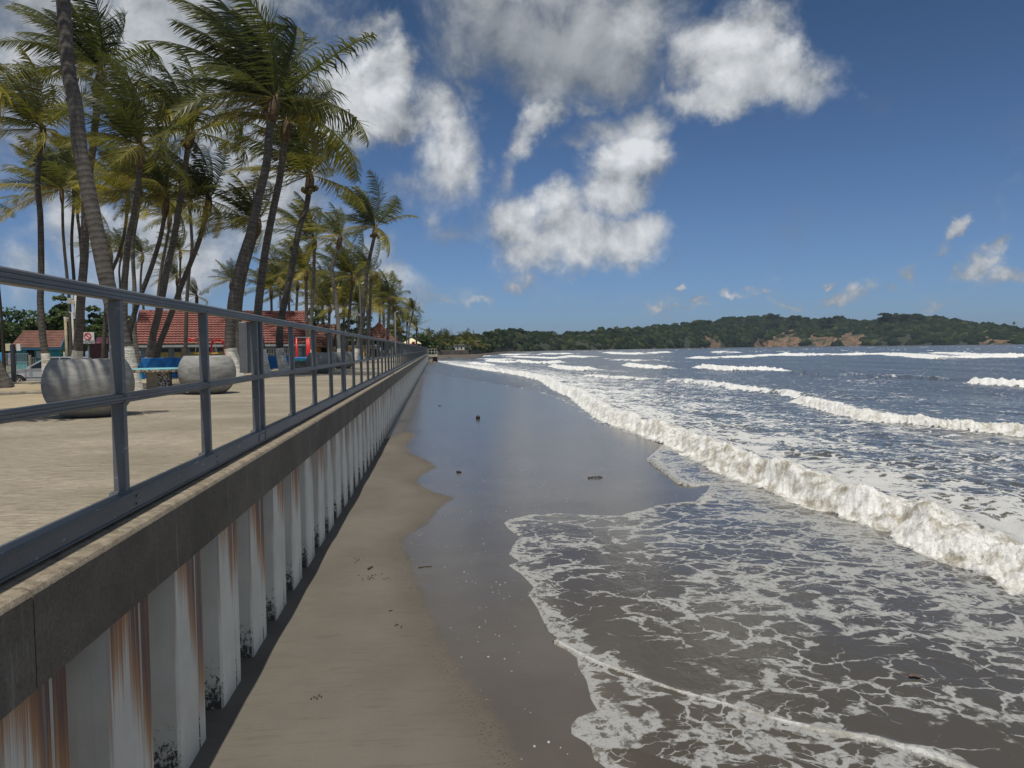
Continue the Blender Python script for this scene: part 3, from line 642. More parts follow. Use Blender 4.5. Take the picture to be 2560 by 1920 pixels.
STEEL = pm('railing_paint', (.126, .131, .132), .42, .18, 3.0, .12, 60, 0, .5, (.24, .26, .27), (.63, .67), 30, (1, .5, 1))
STEEL2 = pm('kick_beam_paint', (.084, .096, .108), .40, .22, 2.5, .12, 60, 0, .5, (.30, .31, .30), (.64, .67), 24, (1, .35, 1))
def railing():
    root = thing('railing', 'slate grey steel railing running the length of the seawall edge', 'railing', (0, 0, 0))
    def railbeam(z0, z1, d, y0, y1):
        mb = MB(); h = z1 - z0; y = y0
        x0, x1 = -d / 2, d / 2
        prof = [(x0, z0), (x1 - .006, z0), (x1, z0 + .006), (x1, z0 + h * .28), (x1 - .003, z0 + h * .31), (x1, z0 + h * .34), (x1, z0 + h * .62), (x1 - .003, z0 + h * .65), (x1, z0 + h * .68), (x1, z1 - .008), (x1 - .008, z1), (x0 + .008, z1), (x0, z1 - .008)]
        for yj in joints + [y1]:
            mb.extrude(prof, 1, y, yj - .004); y = yj
        return mb
    joints = [.7 + 6.6 * k for k in range(0, 23)]
    part('top_rail', railbeam(1.150, 1.213, .064, -5, YEND), STEEL, root)
    part('mid_rail', railbeam(.600, .650, .058, -5, YEND), STEEL, root)
    mb = MB(); y = -5.0                                                   # channel-shaped kick beam
    for yj in joints + [YEND]:
        mb.extrude([(-.02, .005), (.056, .005), (.062, .012), (.062, .017), (.052, .022), (.052, .098), (.062, .104), (.062, .112), (.056, .117), (-.02, .117), (-.02, .108), (.040, .108), (.040, .014), (-.02, .014)], 1, y, yj - .005)
        mb.box(.053, .058, yj - .24, yj - .02, .03, .09); mb.box(.053, .058, yj + .01, yj + .2, .03, .09); y = yj
    part('kick_beam', mb, STEEL2, root)
    def post(y, w=.055, d=.052):
        mb = MB()
        for z0, z1 in ((.125, .598), (.652, 1.148)):
            # chamfered, slightly tapering column
            a = w / 2; b = d / 2; vs = []
            for z, k, ch in ((z0, 1.10 - .08 * z0, .010), (z1, 1.10 - .08 * z1, .020)):
                A, B = a * k, b * k
                vs += [(-A, y - B, z), (A - ch, y - B, z), (A, y - B + ch * .7, z), (A, y + B, z), (-A, y + B, z)]
            mb.add(vs, [(i, (i + 1) % 5, 5 + (i + 1) % 5, 5 + i) for i in range(5)] + [(4, 3, 2, 1, 0), (5, 6, 7, 8, 9)])
        # flared shoe, web behind the mid rail, bolts
        s0, s1 = .066, .046
        vs = [(-s0, y - s0, 0), (s0 - .03, y - s0, 0), (s0 - .03, y + s0, 0), (-s0, y + s0, 0), (-s1, y - s1, .125), (s1 - .01, y - s1, .125), (s1 - .01, y + s1, .125), (-s1, y + s1, .125)]
        mb.add(vs, [(3, 2, 1, 0), (4, 5, 6, 7), (0, 1, 5, 4), (1, 2, 6, 5), (2, 3, 7, 6), (3, 0, 4, 7)])
        mb.box(-.028, -.0295 + .001, y - .02, y + .02, .59, .66)
        for z in (.612, .638, 1.165, 1.195): mb.box(.0275 if z < 1 else .0305, .034, y + .004, y + .012, z - .004, z + .004)
        for z in (.042, .085): mb.box(.051, .058, y + .05, y + .062, z - .006, z + .006)
        return mb
    n = 0; tail = MB()
    for k, yj in enumerate(joints):
        for y in ((yj - .09, yj + .12, yj + 1.70, yj + 3.32, yj + 4.97)):
            if 3.9 < y < 4.1: y = 4.17
            if y < 2.0 or y > YEND - .2: continue
            if n < 92: part('post', post(y), STEEL, root)
            else: tail.v, tail.f = (lambda b_: (tail.v + b_.v, tail.f + [tuple(i + len(tail.v) for i in f) for f in b_.f]))(post(y))
            n += 1
    o = part('post', tail, STEEL, root, label='railing posts at the far end'); o['kind'] = 'stuff'
    mb = MB(); mb.cbox(-.155, -.082, 7.26, 7.36, .665, 1.149, .006); mb.box(-.0815, -.070, 7.22, 7.40, .668, 1.148)
    part('stiffener_plate', mb, STEEL, root, label='wide flat steel plate beside the doubled posts')
railing()

def near_occluder():  # added occluder: keeps light from behind off the pile recesses
    """unseen platform added behind the camera, modelled on the one at the far end"""
    r = thing('outfall_platform', 'unseen concrete platform added behind the viewpoint to shade the near piling', 'platform', (1.5, -2.5, -2.2))
    mb = MB(); mb.cbox(.185, 4.2, -5.0, -.35, -.75, -.30, .03); part('slab', mb, MATS.get('pale_concrete') or pm('pale_concrete', (.42, .38, .30), .9, .18, 1.5, .3, 20), r)
    mb = MB()
    for k in range(10): mb.box(.2 + .39 * k, .2 + .39 * k + .37, -.62 - .08 * (k % 2), -.5 - .08 * (k % 2), -2.6, -.752)
    part('sheet_piling', mb, pm('stained_sheet', (.40, .36, .28), .8, .25, 1.0, .2, 20, 0, .3, (.16, .10, .05), (.56, .66), 2, (3, 3, .4)), r)
near_occluder()
# ================================================================== coconut palms
def leafmat(name, cols, trans=.35):
    m, t = newmat(name); a = t.attr('tint'); g = t.geo()
    r = t.n('ShaderNodeValToRGB', None, Fac=t.math('ADD', a, t.math('MULTIPLY', t.math('SUBTRACT', t.noise(g, 1.7, 3, .6), .5), .22)))
    el = r.color_ramp.elements
    while len(el) < len(cols): el.new(.5)
    for e, (p, c) in zip(el, cols): e.position = p; e.color = (*c, 1)
    b = t.n('ShaderNodeBsdfPrincipled', None, Base_Color=r.outputs[0], Roughness=.42); b.inputs['Specular IOR Level'].default_value = .35
    tr = t.n('ShaderNodeBsdfTranslucent', None, Color=t.mix(1.0, r.outputs[0], (1.5, 1.6, .55), 'MULTIPLY'))
    mx = t.n('ShaderNodeMixShader', None, i0=trans, i1=b.outputs[0], i2=tr.outputs[0]); finish(t, mx); return m
FROND = leafmat('palm_frond', [(0, (.036, .047, .022)), (.36, (.100, .108, .040)), (.60, (.235, .21, .06)), (.84, (.45, .36, .085)), (1, (.28, .18, .07))])
def barkmat():
    m, t = newmat('palm_bark'); g = t.geo(); L = t.attr('len'); br = t.attr('tone')
    n = t.noise(g, 5, 5, .65); n2 = t.noise(t.mapping(g, (14, 14, 3)), 4, 4, .7)
    w = t.math('SINE', t.math('MULTIPLY_ADD', n, 7.0, t.math('MULTIPLY', L, 2 * PI / .13)))
    c = t.mix(t.ramp(n, .3, .7), (.095, .082, .070), (.175, .155, .135))
    c = t.mix(t.math('MULTIPLY', t.ramp(w, .75, .99), t.math('MULTIPLY', t.ramp(n2, .35, .6), .5)), c, (.30, .275, .24))
    c = t.mix(t.math('MULTIPLY', t.ramp(w, -.75, -.99), t.math('MULTIPLY', t.ramp(n2, .35, .65), .45)), c, (.04, .034, .028))
    c = t.mix(t.math('MULTIPLY', t.ramp(n2, .5, .75), .5), c, (.045, .038, .032))
    c = t.mix(1.0, c, t.n('ShaderNodeCombineColor', None, Red=br, Green=br, Blue=br).outputs[0], 'MULTIPLY')
    b = t.n('ShaderNodeBsdfPrincipled', None, Base_Color=c, Roughness=.9, Normal=t.bump(t.math('ADD', t.math('MULTIPLY', w, .35), n2), .4, .02)); finish(t, b); return m
BARK = barkmat()
def whitemat():
    m, t = newmat('lime_paint'); g = t.geo()
    n = t.noise(t.mapping(g, (1, 1, .55)), 11, 5, .75); n2 = t.noise(t.mapping(g, (1, 1, 6)), 3.0, 4, .6)
    c = t.mix(t.ramp(n2, .35, .65), (.50, .47, .38), (.74, .71, .62))
    c = t.mix(t.ramp(n, .61, .67), c, (.035, .03, .026))
    b = t.n('ShaderNodeBsdfPrincipled', None, Base_Color=c, Roughness=.9, Normal=t.bump(t.math('ADD', n, n2), .7, .04)); finish(t, b); return m
LIME = whitemat()

def resample(P, step):
    P = [np.array(p, float) for p in P]
    P = [2 * P[0] - P[1]] + P + [2 * P[-1] - P[-2]]; out = []
    for i in range(1, len(P) - 2):
        n = max(1, int(np.linalg.norm(P[i + 1] - P[i]) / step))
        for k in range(n):
            u = k / n; a, b, c, d = P[i - 1:i + 3]
            out.append(.5 * (2 * b + (c - a) * u + (2 * a - 5 * b + 4 * c - d) * u * u + (3 * b - a - 3 * c + d) * u ** 3))
    out.append(P[-2]); return out

def ringtube(P, rad, n):
    P = np.array(P); N = len(P); T = np.gradient(P, axis=0); T /= np.linalg.norm(T, axis=1)[:, None]
    u = np.cross(T, [0, 1., 0]); u /= np.linalg.norm(u, axis=1)[:, None]; w = np.cross(T, u)
    a = np.arange(n) * 2 * PI / n
    V = P[:, None] + np.asarray(rad)[:, None, None] * (np.cos(a)[None, :, None] * u[:, None] + np.sin(a)[None, :, None] * w[:, None])
    i = np.arange(N - 1)[:, None] * n; k = np.arange(n)[None]; j = (k + 1) % n
    return V.reshape(-1, 3), np.stack([i + k, i + j, i + n + j, i + n + k], -1).reshape(-1, 4)

def crown_mesh(c, L, seed, nf=24, nl=46, wind=(-1.0, .1, .10), ws=1.0, wl=.05, lean=(0, 0, 0), ymin=0.0):
    rg = np.random.default_rng(seed); V = []; Fq = []; T_ = []; cnt = 0; M = 16
    wind = np.array(wind, float); c = np.array(c, float)
    az0 = rg.uniform(0, 6.28)
    for i in range(nf):
        q = i / (nf - 1)
        az = az0 + i * 2.39996 + rg.uniform(-.3, .3); e = R_(82 - 100 * q ** 1.15 + rg.uniform(-8, 8))
        d = np.array([math.cos(e) * math.cos(az), math.cos(e) * math.sin(az), math.sin(e)]) + np.array(lean)
        d += wind * .30 * ws; d /= np.linalg.norm(d)
        Lf = L * rg.uniform(.84, 1.1) * (1 - .12 * (q < .12)); stiff = rg.uniform(.75, 1.25)
        old = rg.uniform(0, 1) < .07 + .30 * (q > .75)
        tint = np.clip(.09 + .31 * q + rg.uniform(-.12, .16) + (.26 if old else 0) + .6 * ymin, 0, .93)
        P = [c + np.array([0, 0, .1])]; D = [d]
        g = .75 * stiff * (.5 + q)
        snap = rg.integers(8, 13) if (d[0] > .25 and rg.uniform() < .45) else 99      # fronds facing the wind fold over
        for k in range(M):
            s = k / M; up = 2.0 * s ** 1.2
            d = d + (np.array([0, 0, -1.]) * g * up + wind * ws * .95 * up * (1.1 - .5 * abs(d[0]))) / M
            if k == snap: d = d + np.array([-.9, rg.uniform(-.3, .3), -.9])
            d /= np.linalg.norm(d); P.append(P[-1] + d * Lf / M); D.append(d)
        P = np.array(P); D = np.array(D)
        # rachis
        rv, rf = ringtube(P, np.linspace(.028, .006, M + 1) * L / 3.5, 4)
        V.append(rv); Fq.append(rf + cnt); T_.append(np.full(len(rv), min(1, tint + .24))); cnt += len(rv)
        # leaflets
        s = np.linspace(.13, .995, nl); f = s * M; i0 = np.minimum(f.astype(int), M - 1); fr = (f - i0)[:, None]
        B = P[i0] * (1 - fr) + P[i0 + 1] * fr; T = D[i0] * (1 - fr) + D[i0 + 1] * fr; T /= np.linalg.norm(T, axis=1)[:, None]
        N = np.array([0, 0, 1.]) + .35 * rg.normal(size=3); Sd = np.cross(T, N); Sd /= np.linalg.norm(Sd, axis=1)[:, None] + 1e-6
        ll = Lf * .235 * np.minimum(1, (s / .28) ** .8) * np.minimum(1, ((1.02 - s) / .42) ** .6) + .03 * Lf
        for sg in (-1, 1):
            r = rg.normal(size=(nl, 3)) * .11; fold = rg.uniform(0, 1, nl)[:, None] * .25
            dl = Sd * sg * .80 + T * .62 + wind * ws * .45 + np.array([0, 0, -.22]) + r - fold * np.array([0, 0, .4])
            dl /= np.linalg.norm(dl, axis=1)[:, None]
            l_ = (ll * rg.uniform(.8, 1.1, nl))[:, None]
            d2 = dl + wind * ws * .30 + np.array([0, 0, -.34]) * rg.uniform(.5, 1.3, nl)[:, None]; d2 /= np.linalg.norm(d2, axis=1)[:, None]
            m_ = B + dl * l_ * .5; tip = m_ + d2 * l_ * .5
            wv = T * (wl * L / 3.5 * .5); 
            q4 = np.stack([B - wv, B + wv, m_ + wv * .9, m_ - wv * .9, tip + wv * .12, tip - wv * .12], 1).reshape(-1, 3)
            b0 = cnt + np.arange(nl)[:, None] * 6
            Fq.append(np.concatenate([b0 + np.array([0, 1, 2, 3]), b0 + np.array([3, 2, 4, 5])])); V.append(q4)
            ti = np.clip(tint + rg.normal(size=nl) * .06, 0, 1); tv = np.repeat(ti[:, None], 6, 1); tv[:, 4:] += .14; T_.append(tv.ravel()); cnt += nl * 6
    return np.concatenate(V), np.concatenate(Fq), np.clip(np.concatenate(T_), 0, 1)

HUSK = pm('coconut_husk', (.16, .13, .05), .7, .4, 6, .2, 30)
FIBRE = pm('crown_fibre', (.12, .085, .05), .95, .5, 9, .5, 30)
def palm(label, pts, Y, wpx, Lm, seed, base=None, nf=24, nl=46, tone=1.0, dY=0.0, cup=(0, 0), nuts=0, group='coconut palms along the promenade', ws=1.0, ymin=0.0, wl=.05, wind=(-1, .1, .1), lime=1.05):
    n = len(pts); W3 = []
    for i, (x, y) in enumerate(pts): W3.append(at(x, y, Y + dY * i / max(1, n - 1)))
    z0 = float(zland(W3[0][0], W3[0][1])); 
    if W3[0][2] > z0 + .05:                                    # carry the foot on to the ground
        d = W3[0] - W3[1]; k = (W3[0][2] - z0) / max(.2, -d[2]); k = min(k, 1.2)
        foot = W3[0] + d * k * .7; foot[2] = z0; W3 = [foot] + W3
    else: W3[0][2] = z0
    r0 = wpx / 2 * Y / F * 1.02
    Lm = Lm * .76; root = thing('palm_tree', label, 'palm tree', W3[0], group)
    P = resample(W3, .085 if Y < 36 else .15); N = len(P); Ls = np.concatenate([[0], np.cumsum(np.linalg.norm(np.diff(np.array(P), axis=0), axis=1))])
    tot = Ls[-1]; rg = np.random.default_rng(seed)
    rad = r0 * (1.12 - .34 * Ls / tot + .55 * np.exp(-Ls / .45)) * (1 + .010 * rg.normal(size=N))
    v, f = ringtube(P, rad, 10 if Y < 36 else 7)
    nn = 10 if Y < 36 else 7
    link('trunk', v, f, BARK, root, True, {'len': np.repeat(Ls, nn), 'tone': np.full(len(v), tone * .80)})
    if base:
        k = max(4, int(np.searchsorted(Ls, lime))); v, f = ringtube(P[:k], rad[:k] * 1.03 + .012, 14)
        v[:14, 2] = z0 - .02
        link('painted_base', v, f, LIME, root, True)
    top = P[-1]
    mb = MB(); d = np.array(P[-1]) - np.array(P[-3]); d /= np.linalg.norm(d)
    mb.tube([top - d * .35, top - d * .1, top + d * .25, top + d * .55], [r0 * .85, r0 * 1.35, r0 * 1.25, r0 * .4], 9); part('crown_fibre', mb, FIBRE, root, True)
    ctr = top + d * .3
    v, f, ti = crown_mesh(ctr, Lm, seed, max(12, int(nf * .82)), nl, wind=wind, ws=ws, wl=wl, ymin=ymin)
    link('crown', v, f, FROND, root, False, {'tint': ti})
    for k in range(nuts):
        a = k * 2.4 + seed; mb = MB(); cpos = top + np.array([math.cos(a) * (r0 + .12), math.sin(a) * (r0 + .12), -.12 - .1 * (k % 3)])
        mb.ell(cpos, (.1, .1, .13), 8, 6); part('coconut', mb, HUSK, root, True)
    return root
def mpp(Y): return Y / F * 1.06
def palms():
    G2 = 'palms of the dense grove behind the promenade'; G3 = 'distant palms by the far promenade'
    p = palm
    p('tall leaning palm nearest the railing, its crown above the picture', [(326, 982), (311, 880), (288, 790), (269, 712), (252, 631), (229, 516), (209, 420), (200, 376), (188, 260), (171, 174), (158, 0), (150, -170), (146, -330)], 17.0, 34, 4.2, 11, base=1, tone=.9, nf=22)
    p('palm with big ragged crown at top left and a pale straight trunk', [(190, 930), (196, 850), (203, 740), (211, 640), (214, 520), (222, 440), (231, 376), (240, 290), (246, 226), (250, 206)], 29, 18.5, 4.5, 12, base=1, nf=30, nl=54, tone=1.2, nuts=3, ymin=-.12, lime=1.3)
    p('leftmost palm, its cream painted foot in front of the silver car', [(119, 948), (114, 890), (107, 842), (101, 756), (103, 683), (101, 545), (94, 458), (101, 376), (104, 352)], 27, 14, 3.5, 13, base=1, nf=28, nl=52, tone=.8)
    p('palm with thick mossy foot behind the near railing post', [(320, 925), (311, 830), (311, 718), (314, 675), (321, 602), (336, 530), (346, 458), (349, 415), (351, 393)], 25, 15.5, 3.6, 14, base=1, nf=28, nl=52, tone=.9)
    p('palm whose crown has one yellow frond curling over to the right', [(371, 925), (379, 857), (396, 785), (408, 727), (417, 675), (434, 602), (448, 516), (457, 463), (469, 376), (474, 352)], 31, 16, 4.3, 15, base=1, nf=28, nl=52, tone=1.1, nuts=4)
    p('palm with strongly curved trunk leaning right over the red roof', [(388, 925), (396, 871), (414, 822), (434, 770), (451, 721), (472, 668), (498, 602), (512, 545), (518, 523)], 33, 13.5, 3.6, 16, base=1, nf=26, nl=48, tone=1.1)
    p('tallest palm in the middle, huge dark crown streaming left', [(592, 943), (583, 900), (575, 862), (578, 792), (587, 725), (605, 650), (627, 581), (645, 500), (666, 411), (675, 316), (682, 278)], 24.5, 23, 5.0, 1, base=1, nf=34, nl=60, tone=.95, ymin=-.14)
    p('tall palm just right of the tallest one with a steep dark crown', [(662, 935), (646, 830), (645, 789), (648, 747), (657, 671), (669, 596), (684, 520), (700, 443), (710, 364), (715, 330)], 27, 19, 4.2, 18, base=1, nf=28, nl=54, tone=1.0, ymin=-.14, ws=.75)
    p('palm with coconuts and a hanging broken frond on its right side', [(712, 930), (701, 882), (699, 837), (705, 786), (717, 732), (732, 656), (741, 605), (752, 557), (765, 521), (772, 480), (774, 462)], 31, 16, 4.3, 19, base=1, nf=27, nl=54, tone=.75, nuts=5)
    p('solitary palm nearest the sea with full round crown', [(886, 906), (896, 860), (903, 830), (907, 792), (913, 732), (917, 686), (925, 641), (934, 600), (937, 582)], 50, 10, 4.6, 20, base=1, nf=26, nl=50, tone=.9, nuts=3)
    p('slim palm with kinked pale trunk and small yellow green crown', [(850, 895), (848, 850), (844, 792), (837, 732), (831, 686), (834, 653), (845, 623), (848, 608)], 45, 10, 2.9, 21, base=1, nf=20, nl=40, tone=1.5, ymin=.14, group=G2)
    p('straight palm with widely spread crown left of the kinked palm', [(778, 905), (776, 852), (779, 792), (782, 732), (785, 671), (786, 612)], 47, 9.5, 4.2, 22, base=1, nf=24, nl=46, group=G2)
    p('palm half hidden behind the trunk of the tallest palm', [(592, 905), (598, 770), (611, 686), (630, 617), (641, 578)], 33, 15, 3.4, 23, nf=24, nl=46, group=G2)
    p('bushy palm crown below the coconut palm, beside the roof gable', [(770, 900), (768, 830), (766, 762), (765, 690)], 57, 9, 4.4, 24, nf=26, nl=44, group=G2, ymin=.08)
    p('broad bushy palm before the tiled pavilion', [(866, 890), (869, 834), (877, 747), (882, 702)], 62, 8, 5.0, 25, nf=30, nl=46, group=G2, ymin=.06)
    p('second crown peeping out behind the solitary palm', [(920, 890), (924, 800), (928, 695)], 70, 8, 4.2, 26, nf=26, nl=40, group=G2, ymin=.05)
    p('dark palm right of the pavilion roof, last of the dense grove', [(968, 890), (970, 830), (974, 752)], 84, 8, 4.6, 27, nf=28, nl=40, group=G2)
    p('lone thin palm standing clear at the end of the grove', [(1022, 878), (1022, 850), (1023, 822), (1029, 797), (1032, 782)], 108, 4, 2.6, 28, nf=26, nl=30, wl=.08, group=G3, ws=.25)
    p('small palm left of the lone thin palm', [(1018, 885), (1017, 850), (1018, 808)], 112, 4, 2.6, 29, nf=24, nl=28, wl=.08, group=G3, ws=.35)
    p('low palm under the lone thin palm, right of it', [(1040, 890), (1041, 860), (1042, 824)], 118, 5, 3.4, 30, nf=22, nl=28, wl=.06, group=G3)
    p('low palm beside the cream canopy', [(1004, 890), (1003, 860), (1002, 832)], 112, 5, 3.6, 31, nf=22, nl=28, wl=.06, group=G3)
    p('distant small crown above the red roof ridge, left of the tall trunks', [(566, 880), (572, 790), (578, 714)], 60, 7, 2.7, 32, nf=20, nl=36, group=G2, wl=.05, ws=.5)
    p('palm above the right half of the red roof, left of two', [(680, 860), (679, 780), (678, 736)], 62, 7, 3.4, 33, nf=24, nl=38, group=G2, wl=.05)
    p('palm above the right half of the red roof, right of two', [(712, 860), (703, 770), (697, 702)], 60, 7, 3.2, 34, nf=24, nl=38, group=G2, wl=.05)
    p('yellowish palm between the roof gable and the straight palm', [(738, 870), (741, 780), (744, 716)], 64, 7, 3.6, 35, nf=26, nl=38, group=G2, wl=.05, ymin=.14)
    p('low leafy palm behind the small orange pavilion', [(822, 880), (822, 830), (824, 776)], 72, 8, 4.6, 36, nf=28, nl=38, group=G2, wl=.05, ymin=.08)
    p('low leafy palm left of the tiled pavilion', [(902, 880), (904, 830), (906, 772)], 80, 7, 4.6, 37, nf=28, nl=38, group=G2, wl=.05, ymin=.06)
    p('low leafy palm behind the pale kinked trunk', [(858, 880), (859, 830), (860, 775)], 82, 7, 4.6, 38, nf=28, nl=38, group=G2, wl=.05, ymin=.04)
    p('palm behind the tiled pavilion apex', [(946, 880), (948, 830), (950, 776)], 108, 6, 5.0, 39, nf=28, nl=34, group=G2, wl=.05)
    p('wide left-swept palm behind the leftmost palm', [(178, 900), (174, 770), (168, 698), (158, 588), (156, 510), (155, 492)], 43, 7.5, 4.6, 40, nf=30, nl=48, tone=.6, group=G2, ymin=.12)
    p('dark slim trunked palm, left of a pair behind the pale trunk', [(196, 900), (190, 780), (184, 689), (179, 602), (185, 501), (186, 478)], 45, 8, 3.7, 41, nf=26, nl=44, tone=.55, group=G2, ymin=.10)
    p('dark slim trunked palm, right of a pair behind the pale trunk', [(208, 900), (206, 700), (200, 590), (194, 545), (194, 507), (196, 470)], 47, 8, 4.0, 42, nf=26, nl=44, tone=.55, group=G2, ymin=.12)
    p('palm whose thin dark trunk slants behind the nearest trunk', [(258, 890), (262, 820), (268, 730), (278, 683), (295, 640), (310, 588), (317, 536), (319, 516)], 38, 9, 3.7, 43, nf=28, nl=46, tone=.6, group=G2, ymin=.14)
    p('palm leaning right with crown in front of another in the left grove', [(311, 892), (318, 857), (327, 819), (341, 767), (356, 727), (376, 675), (399, 602), (411, 542), (414, 522)], 31, 12, 3.5, 44, base=1, nf=28, nl=46, group=G2, ymin=.10)
    p('thin upright dark palm in front of the curved palm', [(463, 892), (464, 857), (467, 756), (473, 675), (480, 617), (475, 527), (476, 512)], 43, 8.5, 2.9, 45, nf=22, nl=40, tone=.6, group=G2)
    p('slim palm with small crown between the leaning trunks', [(384, 892), (390, 800), (401, 689), (411, 631), (422, 574), (424, 556)], 46, 8, 3.2, 46, nf=24, nl=40, tone=.8, group=G2, ymin=.12)
    p('small far palm low between the left trunks', [(362, 880), (359, 776), (352, 727), (352, 689), (356, 648)], 60, 6, 2.9, 47, nf=22, nl=36, tone=.6, group=G2, wl=.05)
    p('small far palm just right of the nearest trunk', [(290, 890), (287, 780), (284, 704), (279, 652), (278, 640)], 56, 6.5, 3.6, 48, nf=24, nl=36, tone=.6, group=G2, wl=.05)
    p('grey straight palm trunk with crown lost in the left grove', [(345, 895), (337, 843), (336, 799), (336, 718), (333, 660), (333, 602), (344, 533), (350, 490)], 35, 10, 3.8, 49, base=1, nf=26, nl=46, tone=1.35, group=G2, ymin=.12)
    p('far palm with crown between the leaning and curved palms', [(452, 880), (452, 780), (450, 720), (451, 640)], 60, 6, 3.0, 50, nf=24, nl=36, tone=.6, group=G2, wl=.05)
    p('far low palm under the curved palm trunk', [(440, 880), (442, 790), (443, 704)], 66, 6, 3.2, 51, nf=24, nl=34, tone=.6, group=G2, wl=.05)
    p('far low yellow tipped palm right of the curved palm', [(492, 880), (492, 810), (492, 752)], 62, 6, 2.2, 52, nf=20, nl=34, tone=.6, group=G2, wl=.05, ymin=.1)
    p('far palm glimpsed between grey and mossy trunks', [(302, 880), (300, 718), (298, 675), (304, 636)], 63, 5.5, 2.6, 53, nf=22, nl=34, tone=.6, group=G2, wl=.05)
    p('palm foot cut by the left picture edge, trunk leaning out', [(8, 962), (-20, 900), (-60, 800), (-120, 600), (-170, 380), (-190, 250)], 20.5, 26, 4.2, 54, nf=22, nl=40, tone=.8)
    for i, (x, y, Y, L, lab) in enumerate(((842, 742, 78, 4.6, 'far palm between the kinked trunk and the broad bushy palm'), (896, 738, 88, 4.8, 'far palm right behind the broad bushy palm'), (918, 752, 95, 4.8, 'far palm left of the tiled pavilion apex'), (958, 745, 100, 4.6, 'far palm just right of the tiled pavilion apex'), (986, 770, 104, 4.6, 'far palm by the second lamp post'), (806, 735, 76, 4.4, 'far palm right of the straight spreading palm'), (722, 742, 72, 4.0, 'far palm half way along the right roof end'), (996, 800, 118, 4.4, 'low far palm right of the second lamp post'))):
        p(lab, [(x + 3, 885, ), (x + 2, 835), (x, y)], Y, 7, L, 300 + i, nf=32, nl=36, group=G2, wl=.06, ymin=.02, tone=.8)
    q = lambda x, y, z: np.array([x, y, z]); r_ = (-9.2, 5.4)
    sh = thing('palm_tree', 'palm just outside the left edge whose crown shades the nearest planter', 'palm tree', (r_[0], r_[1], 0), 'coconut palms along the promenade')
    Pt = resample([q(-9.2, 5.4, -.05), q(-8.4, 5.6, 3), q(-6.8, 6.2, 6), q(-4.9, 7.0, 8.4)], .085); Lt = np.concatenate([[0], np.cumsum(np.linalg.norm(np.diff(np.array(Pt), axis=0), axis=1))])
    v, f = ringtube(Pt, .17 - .05 * Lt / Lt[-1] + .09 * np.exp(-Lt / .45), 10); link('trunk', v, f, BARK, sh, True, {'len': np.repeat(Lt, 10), 'tone': np.full(len(v), .9)})
    v, f, ti = crown_mesh(Pt[-1], 3.6, 91, 18, 50); link('crown', v, f, FROND, sh, False, {'tint': ti})
    p('dark bare trunk at the left edge beside the metal gate', [(10, 922), (7, 860), (4, 800), (-10, 660), (-30, 520)], 46, 6.5, 3.5, 55, nf=22, nl=40, tone=.25, group=G2)
palms()
# ================================================================== things on the promenade and behind it
def place(o, loc, rot): o.location = [float(q) for q in loc]; o.rotation_euler = (0, 0, rot); return o
def lpart(name, mb, mat, parent, smooth=False, label=None):
    me = bpy.data.meshes.new(name); me.from_pydata(mb.v, [], mb.f); me.update()
    if smooth: me.polygons.foreach_set('use_smooth', [True] * len(me.polygons))
    me.materials.append(mat); o = bpy.data.objects.new(name, me); C.objects.link(o); o.parent = parent
    if label: o['label'] = label
    return o
def copy_tree(o, parent=None):
    c = o.copy(); C.objects.link(c); c.parent = parent
    for ch in list(o.children): copy_tree(ch, c)
    return c

# ---- round concrete planters
def planter():
    m, t = newmat('grey_concrete_pot'); g = t.geo()
    n1 = t.noise(t.mapping(g, (1, 1, 3.2)), 3.0, 6, .65, .8); n2 = t.noise(g, 70, 3, .7); n3 = t.noise(t.mapping(g, (1, 1, 9)), 2.0, 4, .6)
    c = t.mix(t.ramp(n1, .3, .7), (.19, .185, .17), (.33, .325, .30)); c = t.mix(t.math('MULTIPLY', t.ramp(n3, .55, .7), .4), c, (.14, .14, .135))
    b = t.n('ShaderNodeBsdfPrincipled', None, Base_Color=c, Roughness=.75, Normal=t.bump(n2, .2, .006)); finish(t, b)
    soil = pm('planter_soil', (.09, .07, .045), .95, .5, 12, .6, 40)
    def prof():
        P = []
        for k in range(19):
            a = -62 + k * (62 + 40) / 18; P.append((.565 * math.cos(R_(a)) ** .82 if True else 0, .455 + .50 * math.sin(R_(a)) * (1 if a < 0 else 1.05)))
        z0 = P[0][1]; P = [(r, z - z0) for r, z in P]; zt = P[-1][1]; rt = P[-1][0]
        return P + [(rt - .02, zt + .012), (rt - .06, zt + .006), (rt - .075, zt - .10)], zt, rt
    first = None
    for px, py, lab in [(226, 1040, 'large round grey concrete planter nearest the camera, half in palm shade'), (520, 984, 'round grey concrete planter second along the promenade, beside the concrete table'),
                        (804, 933, 'round grey concrete planter third along, in front of a fourth'), (858, 921, 'round grey concrete planter behind the third, beside the tripled railing posts'),
                        (968, 893, 'small far round planter in front of the tiled pavilion')]:
        p = gnd(px, py, 0)
        if first is None:
            first = r = thing('round_planter', lab, 'planter', (p[0], p[1], 0), 'round concrete planters on the promenade')
            P, zt, rt = prof(); lpart('pot', MB().lathe(P, n=56, caps=True), m, r, True); lpart('soil', MB().lathe([(.001, zt - .07), (rt - .07, zt - .09)], n=32, caps=False), soil, r)
        else:
            r = copy_tree(first); r['label'] = lab
        r.location = (p[0], p[1], 0); r.rotation_euler = (0, 0, px * .7)
planter()

